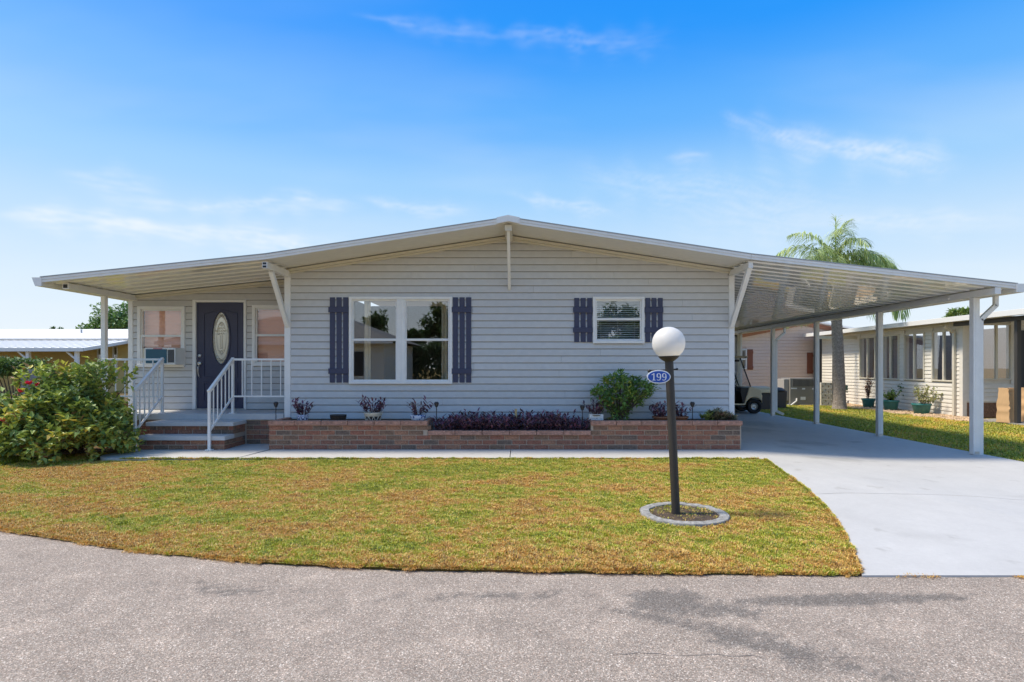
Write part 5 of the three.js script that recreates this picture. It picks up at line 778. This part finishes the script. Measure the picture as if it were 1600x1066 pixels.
{ // yellow house far left with a white roofed carport
  const Z = 34, h = thing('yellow_house', 'yellow house with white metal roof and open carport beyond the bush', 'house', [-30, -0.16, -Z]);
  const wins = [[152, 162], [176, 184]].map(([a, b]) => ({ x0: X(a, Z), x1: X(b, Z), y0: 0.7, y1: 2.6 }));
  part('wall', extrudeXY(rect(-52, -21.6, -0.16, 3.0), -Z - 0.02, -Z - 0.14, wins.map(winHole)), M.yellow, h); part('wall', [box(-21.72, -21.6, -0.16, 3.0, -Z - 0.145, -Z - 8), box(-52, -51.88, -0.16, 3.0, -Z - 0.145, -Z - 8), box(-51.8, -21.8, -0.16, 3.0, -Z - 7.9, -Z - 8)], M.yellow, h);
  part('siding', lapWall(-52, -21.6, -0.1, 2.95, -Z, 0.2, null, wins), M.yellow, h).userData.kind = 'stuff';
  const slope = (za, ya, zb, yb, x0, x1, t) => { const g = new THREE.BoxGeometry(x1 - x0, t, Math.hypot(zb - za, yb - ya)); g.rotateX(Math.atan2(yb - ya, zb - za)); g.translate((x0 + x1) / 2, (ya + yb) / 2, -(za + zb) / 2); return metreUV(g); };
  part('roof', slope(33.4, 3.02, 38, 3.86, -53, -21, 0.08), M.whiteRoof, h); part('roof', slope(38, 3.86, 43, 3.0, -53, -21, 0.08), M.whiteRoof, h);
  part('carport_roof', slope(30, 2.36, 33.9, 2.98, -50, -23.1, 0.07), M.whiteRoof, h); part('carport_fascia', box(-50, -23.1, 2.2, 2.38, -29.95, -30.02), M.metalWhite, h); part('carport_fascia', [bar(V(-23.08, 2.3, -30), V(-23.08, 2.92, -33.9), 0.05, 0.16)], M.whiteRoof, h);
  for (let k = 0; k < 60; k++) part('roof_rib', slope(30, 2.41, 33.9, 3.03, -50 + k * 0.45, -49.94 + k * 0.45, 0.03), M.whiteRoof, h);
  for (const px of [120, 44, -40]) { const x = X(px, 30.2); part('carport_post', box(x - 0.08, x + 0.08, -0.16, 2.22, -30.12, -30.28), M.white, h); part('post_brace', bar(V(x, 1.75, -30.2), V(x - 0.55, 2.2, -30.2), 0.08), M.white, h); }
  for (const o of wins) putWindow(h, o, 'h', -Z); part('vent_pipe', rod(V(X(127, 36), 3.4, -36), V(X(127, 36), 3.75, -36), 0.05), M.drip, h);
  tag(mesh('block_pillar', rbox(X(38, 24), X(52, 24), -0.16, Y(578, 24), -24.2, -23.8, 0.02), M.rawConc), 'square concrete block pillar in the yard left of the bush', 'pillar');
}
// ---------------------------------------------------------------- trees
function tree(name, label, x, z, h, rx, ry, n, size, cols, sd, group) {
  const o = thing(name, label, 'tree', [x, -0.16, z], group), r = rngOf(sd), lv = new Leaves(sd + 1), limbs = [], fork = V(x, h * 0.38, z), cy = h - ry; limbs.push(rod(V(x, -0.16, z), fork, 0.03 * h, 0.02 * h, 8));
  const clumps = []; for (let k = 0; k < Math.max(12, n / 130); k++) { const d = sph(r), u = Math.pow(r(), 0.4); clumps.push(V(x + d.x * rx * u, cy + d.y * ry * u * (d.y < 0 ? 0.8 : 1), z + d.z * rx * u)); }
  for (const c of clumps) { limbs.push(rod(fork, c, 0.009 * h, 0.003 * h, 5)); const cr = rx * (0.2 + 0.16 * r()); for (let i = 0; i < n / clumps.length; i++) { const d = sph(r), q = c.clone().addScaledVector(d, cr * Math.cbrt(r())); lv.leaf(q, sph(r).add(V(0, 0.3, 0)), V(0, 1, 0), size * (0.7 + 0.6 * r()), size * 0.6, mixc(cols[0], cols[1], r()), 0.3, 0.2); } }
  leafPart('crown', lv, o); part('trunk', limbs, M.bark, o);
}
const green = [[0.035, 0.09, 0.02], [0.12, 0.22, 0.05]];
tree('broadleaf_tree', 'round dark green tree rising behind the porch post', X(190, 52), -52, 6.9, 2.9, 2.9, 16000, 0.36, [[0.06, 0.14, 0.03], [0.2, 0.34, 0.08]], 301); tree('broadleaf_tree', 'small distant tree top showing over the yellow house roof', X(92, 60), -60, 5.75, 1.0, 0.9, 500, 0.3, green, 305); tree('broadleaf_tree', 'distant tree top showing over the ivory house roof', X(1494, 46), -46, 6.2, 1.0, 1.0, 1500, 0.3, [[0.14, 0.24, 0.05], [0.34, 0.46, 0.12]], 309);
{ const r = rngOf(71), o = thing('clipped_shrub', 'flat-topped green shrub in front of the yellow carport', 'shrub', [X(22, 25), -0.16, -25]), lv = new Leaves(72), limbs = []; for (let k = 0; k < 2600; k++) { const px = -20 + 82 * r(), q = V(X(px, 25), Y(562 + 26 * r() + 6 * n2(px * 0.08, 1), 25), -25 + 1.4 * (r() - 0.5)); lv.leaf(q, sph(r), V(0, 1, 0), 0.16, 0.1, mixc(green[0], [0.2, 0.32, 0.06], r()), 0.3, 0.2); } for (let k = 0; k < 10; k++) limbs.push(rod(V(X(10 + 3 * k, 25), -0.16, -25), V(X(-10 + 7 * k, 25), 1.0, -25), 0.03, 0.015, 5)); leafPart('foliage', lv, o); part('stem', limbs, M.bark, o); }
{ // palm
  const Z = 20.6, bx = X(1312, Z), o = thing('palm_tree', 'feathery palm with grey ringed trunk rising behind the carport roof', 'palm tree', [bx, -0.16, -Z]), r = rngOf(81), prof = [];
  for (let k = 0; k <= 60; k++) { const t = k / 60, y = -0.16 + 4.6 * t, w = 0.2 - 0.035 * t + 0.07 * Math.exp(-t * 22) + (k % 3 === 0 ? 0.008 : 0); prof.push([w, y]); } const tg = lathe(prof, 20), tp = tg.attributes.position; for (let i = 0; i < tp.count; i++) { const y = tp.getY(i); tp.setX(i, tp.getX(i) + bx - 0.14 * smooth(0, 4.5, y)); tp.setZ(i, tp.getZ(i) - Z); } tg.computeVertexNormals(); part('trunk', metreUV(tg), M.palmBark, o);
  const cx = bx - 0.14, cyy = 4.95; part('crownshaft', lathe([[0.16, 0], [0.15, 0.4], [0.07, 0.9], [0.03, 1.1]], 14).translate(cx, 4.35, -Z), std([0.2, 0.28, 0.08], 0.6), o);
  const frond = (az, up, L, droop, cols) => {
    const lv = new Leaves(Math.floor(r() * 1e6)), P = []; let p = V(cx, cyy + 0.2, -Z), d = V(Math.cos(az) * Math.cos(up), Math.sin(up), Math.sin(az) * Math.cos(up)); const n = 34;
    for (let k = 0; k <= n; k++) { P.push(p.clone()); p = p.clone().addScaledVector(d, L / n); d.y -= droop / n * (0.5 + 1.2 * k / n); d.normalize(); }
    for (let k = 0; k < n; k++) { const a = P[k], dir = P[k + 1].clone().sub(a).normalize(), side = dir.clone().cross(V(0, 1, 0)).normalize(), t = k / n; lv.strap(a, dir, L / n * 1.1, 0.035 * (1 - 0.8 * t), 0, cols[1], 1); if (k > 4) for (const s of [-1, 1]) for (let q = 0; q < 2; q++) { const ll = L * 0.4 * Math.sin(Math.PI * (0.18 + 0.8 * t)) * (0.8 + 0.4 * r()); lv.strap(a.clone().addScaledVector(dir, q * L / n / 2), side.clone().multiplyScalar(s).addScaledVector(dir, 0.5 + 0.6 * r()).add(V(0, 0.7 * (r() - 0.55), 0)), ll, 0.032, 1.6 + 2.2 * r(), mixc(cols[0], cols[1], r()), 3); } }
    leafPart('frond', lv, o);
  };
  const fc = [[0.17, 0.27, 0.07], [0.50, 0.58, 0.18]];
  for (const [a, u, L, dr] of [[3.3, 0.75, 2.6, 1.9], [3.0, 0.95, 2.3, 1.5], [2.6, 0.6, 2.3, 1.9], [3.7, 0.35, 2.2, 1.5], [0.1, 0.55, 2.3, 1.7], [0.5, 0.35, 2.2, 1.5], [-0.4, 0.65, 2.3, 1.8], [1.4, 0.95, 2.0, 2.3], [1.9, 1.1, 2.1, 2.2], [1.1, 0.6, 2.1, 2.2], [-1.2, 0.9, 2.1, 2.2], [-1.9, 0.7, 2.1, 2.0], [-0.8, 0.2, 2.0, 1.5], [2.2, 0.25, 2.1, 1.6], [0.9, 0.05, 2.0, 1.3], [3.4, -0.05, 2.0, 1.3], [1.55, 1.25, 1.8, 1.6], [0.3, -0.15, 1.9, 1.0], [2.9, -0.25, 1.9, 1.0], [3.3, 0.2, 3.3, 4.6], [2.8, 0.1, 3.2, 4.4], [3.7, 0.15, 3.2, 4.2], [0.2, 0.35, 3.7, 3.6], [-0.35, 0.3, 3.5, 3.4], [1.8, 0.2, 3.0, 4.6], [0.7, 0.2, 3.3, 3.8]]) frond(a + 0.1 * (r() - 0.5), u, L * 1.0, dr, fc);
  const lv = new Leaves(83); lv.strap(V(cx - 0.02, 5.3, -Z), V(0.02, 1, 0), 1.5, 0.06, 0, fc[1], 3); for (let k = 0; k < 22; k++) lv.strap(V(cx, 6.35 + 0.45 * r(), -Z), V(r() - 0.5, 0.55, r() - 0.5), 0.32, 0.03, 1.2, fc[1], 3); leafPart('spear_leaf', lv, o);
}
// ---------------------------------------------------------------- across the road, behind the camera: what the windows mirror
{
  const h = thing('hip_roof_house', 'tan house with grey hip roof across the road', 'house', [-13, -0.16, 14]), Zb = 10; part('wall', box(-20, -7.4, -0.16, 2.75, Zb, Zb + 8), M.ivory, h);
  const e = [[-20.6, Zb - 0.6], [-6.8, Zb - 0.6], [-6.8, Zb + 8.6], [-20.6, Zb + 8.6]], P = [], A = V(-16, 4.6, Zb + 4), B = V(-11.2, 4.6, Zb + 4), c = e.map(([x, z]) => V(x, 2.8, z)); for (const q of [c[0], A, B, c[0], B, c[1], c[1], B, c[2], c[2], B, A, c[2], A, c[3], c[3], A, c[0]]) P.push(q.x, q.y, q.z); const g = new THREE.BufferGeometry(); g.setAttribute('position', new THREE.Float32BufferAttribute(P, 3)); g.computeVertexNormals(); part('roof', metreUV(g), M.shingle, h); part('fascia', box(-20.6, -6.8, 2.62, 2.8, Zb - 0.62, Zb - 0.58), M.white, h);
  for (const x of [-16, -10]) part('window', box(x, x + 1.5, 0.9, 2.2, Zb - 0.03, Zb - 0.005), M.black, h);
  { const hd = thing('hedge', 'dense dark green hedge across the road beside the hip-roofed house', 'hedge', [-8.5, -0.16, 19.5]), lv = new Leaves(440), r = rngOf(441), st = []; for (let k = 0; k < 8000; k++) { const x = -14 + 11 * r(), y = 3.1 * Math.sqrt(r()) + 0.25 * n2(x * 0.8, 1); lv.leaf(V(x, y - 0.1, 19.5 + 1.2 * (r() - 0.5)), sph(r), V(0, 1, 0), 0.3, 0.2, mixc(green[0], green[1], r() * 0.7)); } for (let x = -13.5; x < -3; x += 1) st.push(rod(V(x, -0.16, 19.5), V(x + 0.2, 1.6, 19.5), 0.05, 0.02, 5)); leafPart('foliage', lv, hd); part('stem', st, M.bark, hd); }
  for (const [x, z, H, rx, sd, name] of [[-13.2, 27, 5.9, 2.5, 401, 'tall one right behind the hip roof'], [-9, 27.5, 4.7, 1.0, 405, 'slimmest one right of the hip roof'], [-6.3, 26, 6.4, 2.1, 413, 'tall one nearest the hedge'], [8.4, 26, 6.6, 2.7, 421, 'far one right of the hedge']]) tree('broadleaf_tree', 'dark broadleaf tree across the road, ' + name, x, z, H, rx, H * 0.42, 3600, 0.4, green, sd, 'trees across the road');
}
renderer.render(scene, camera);
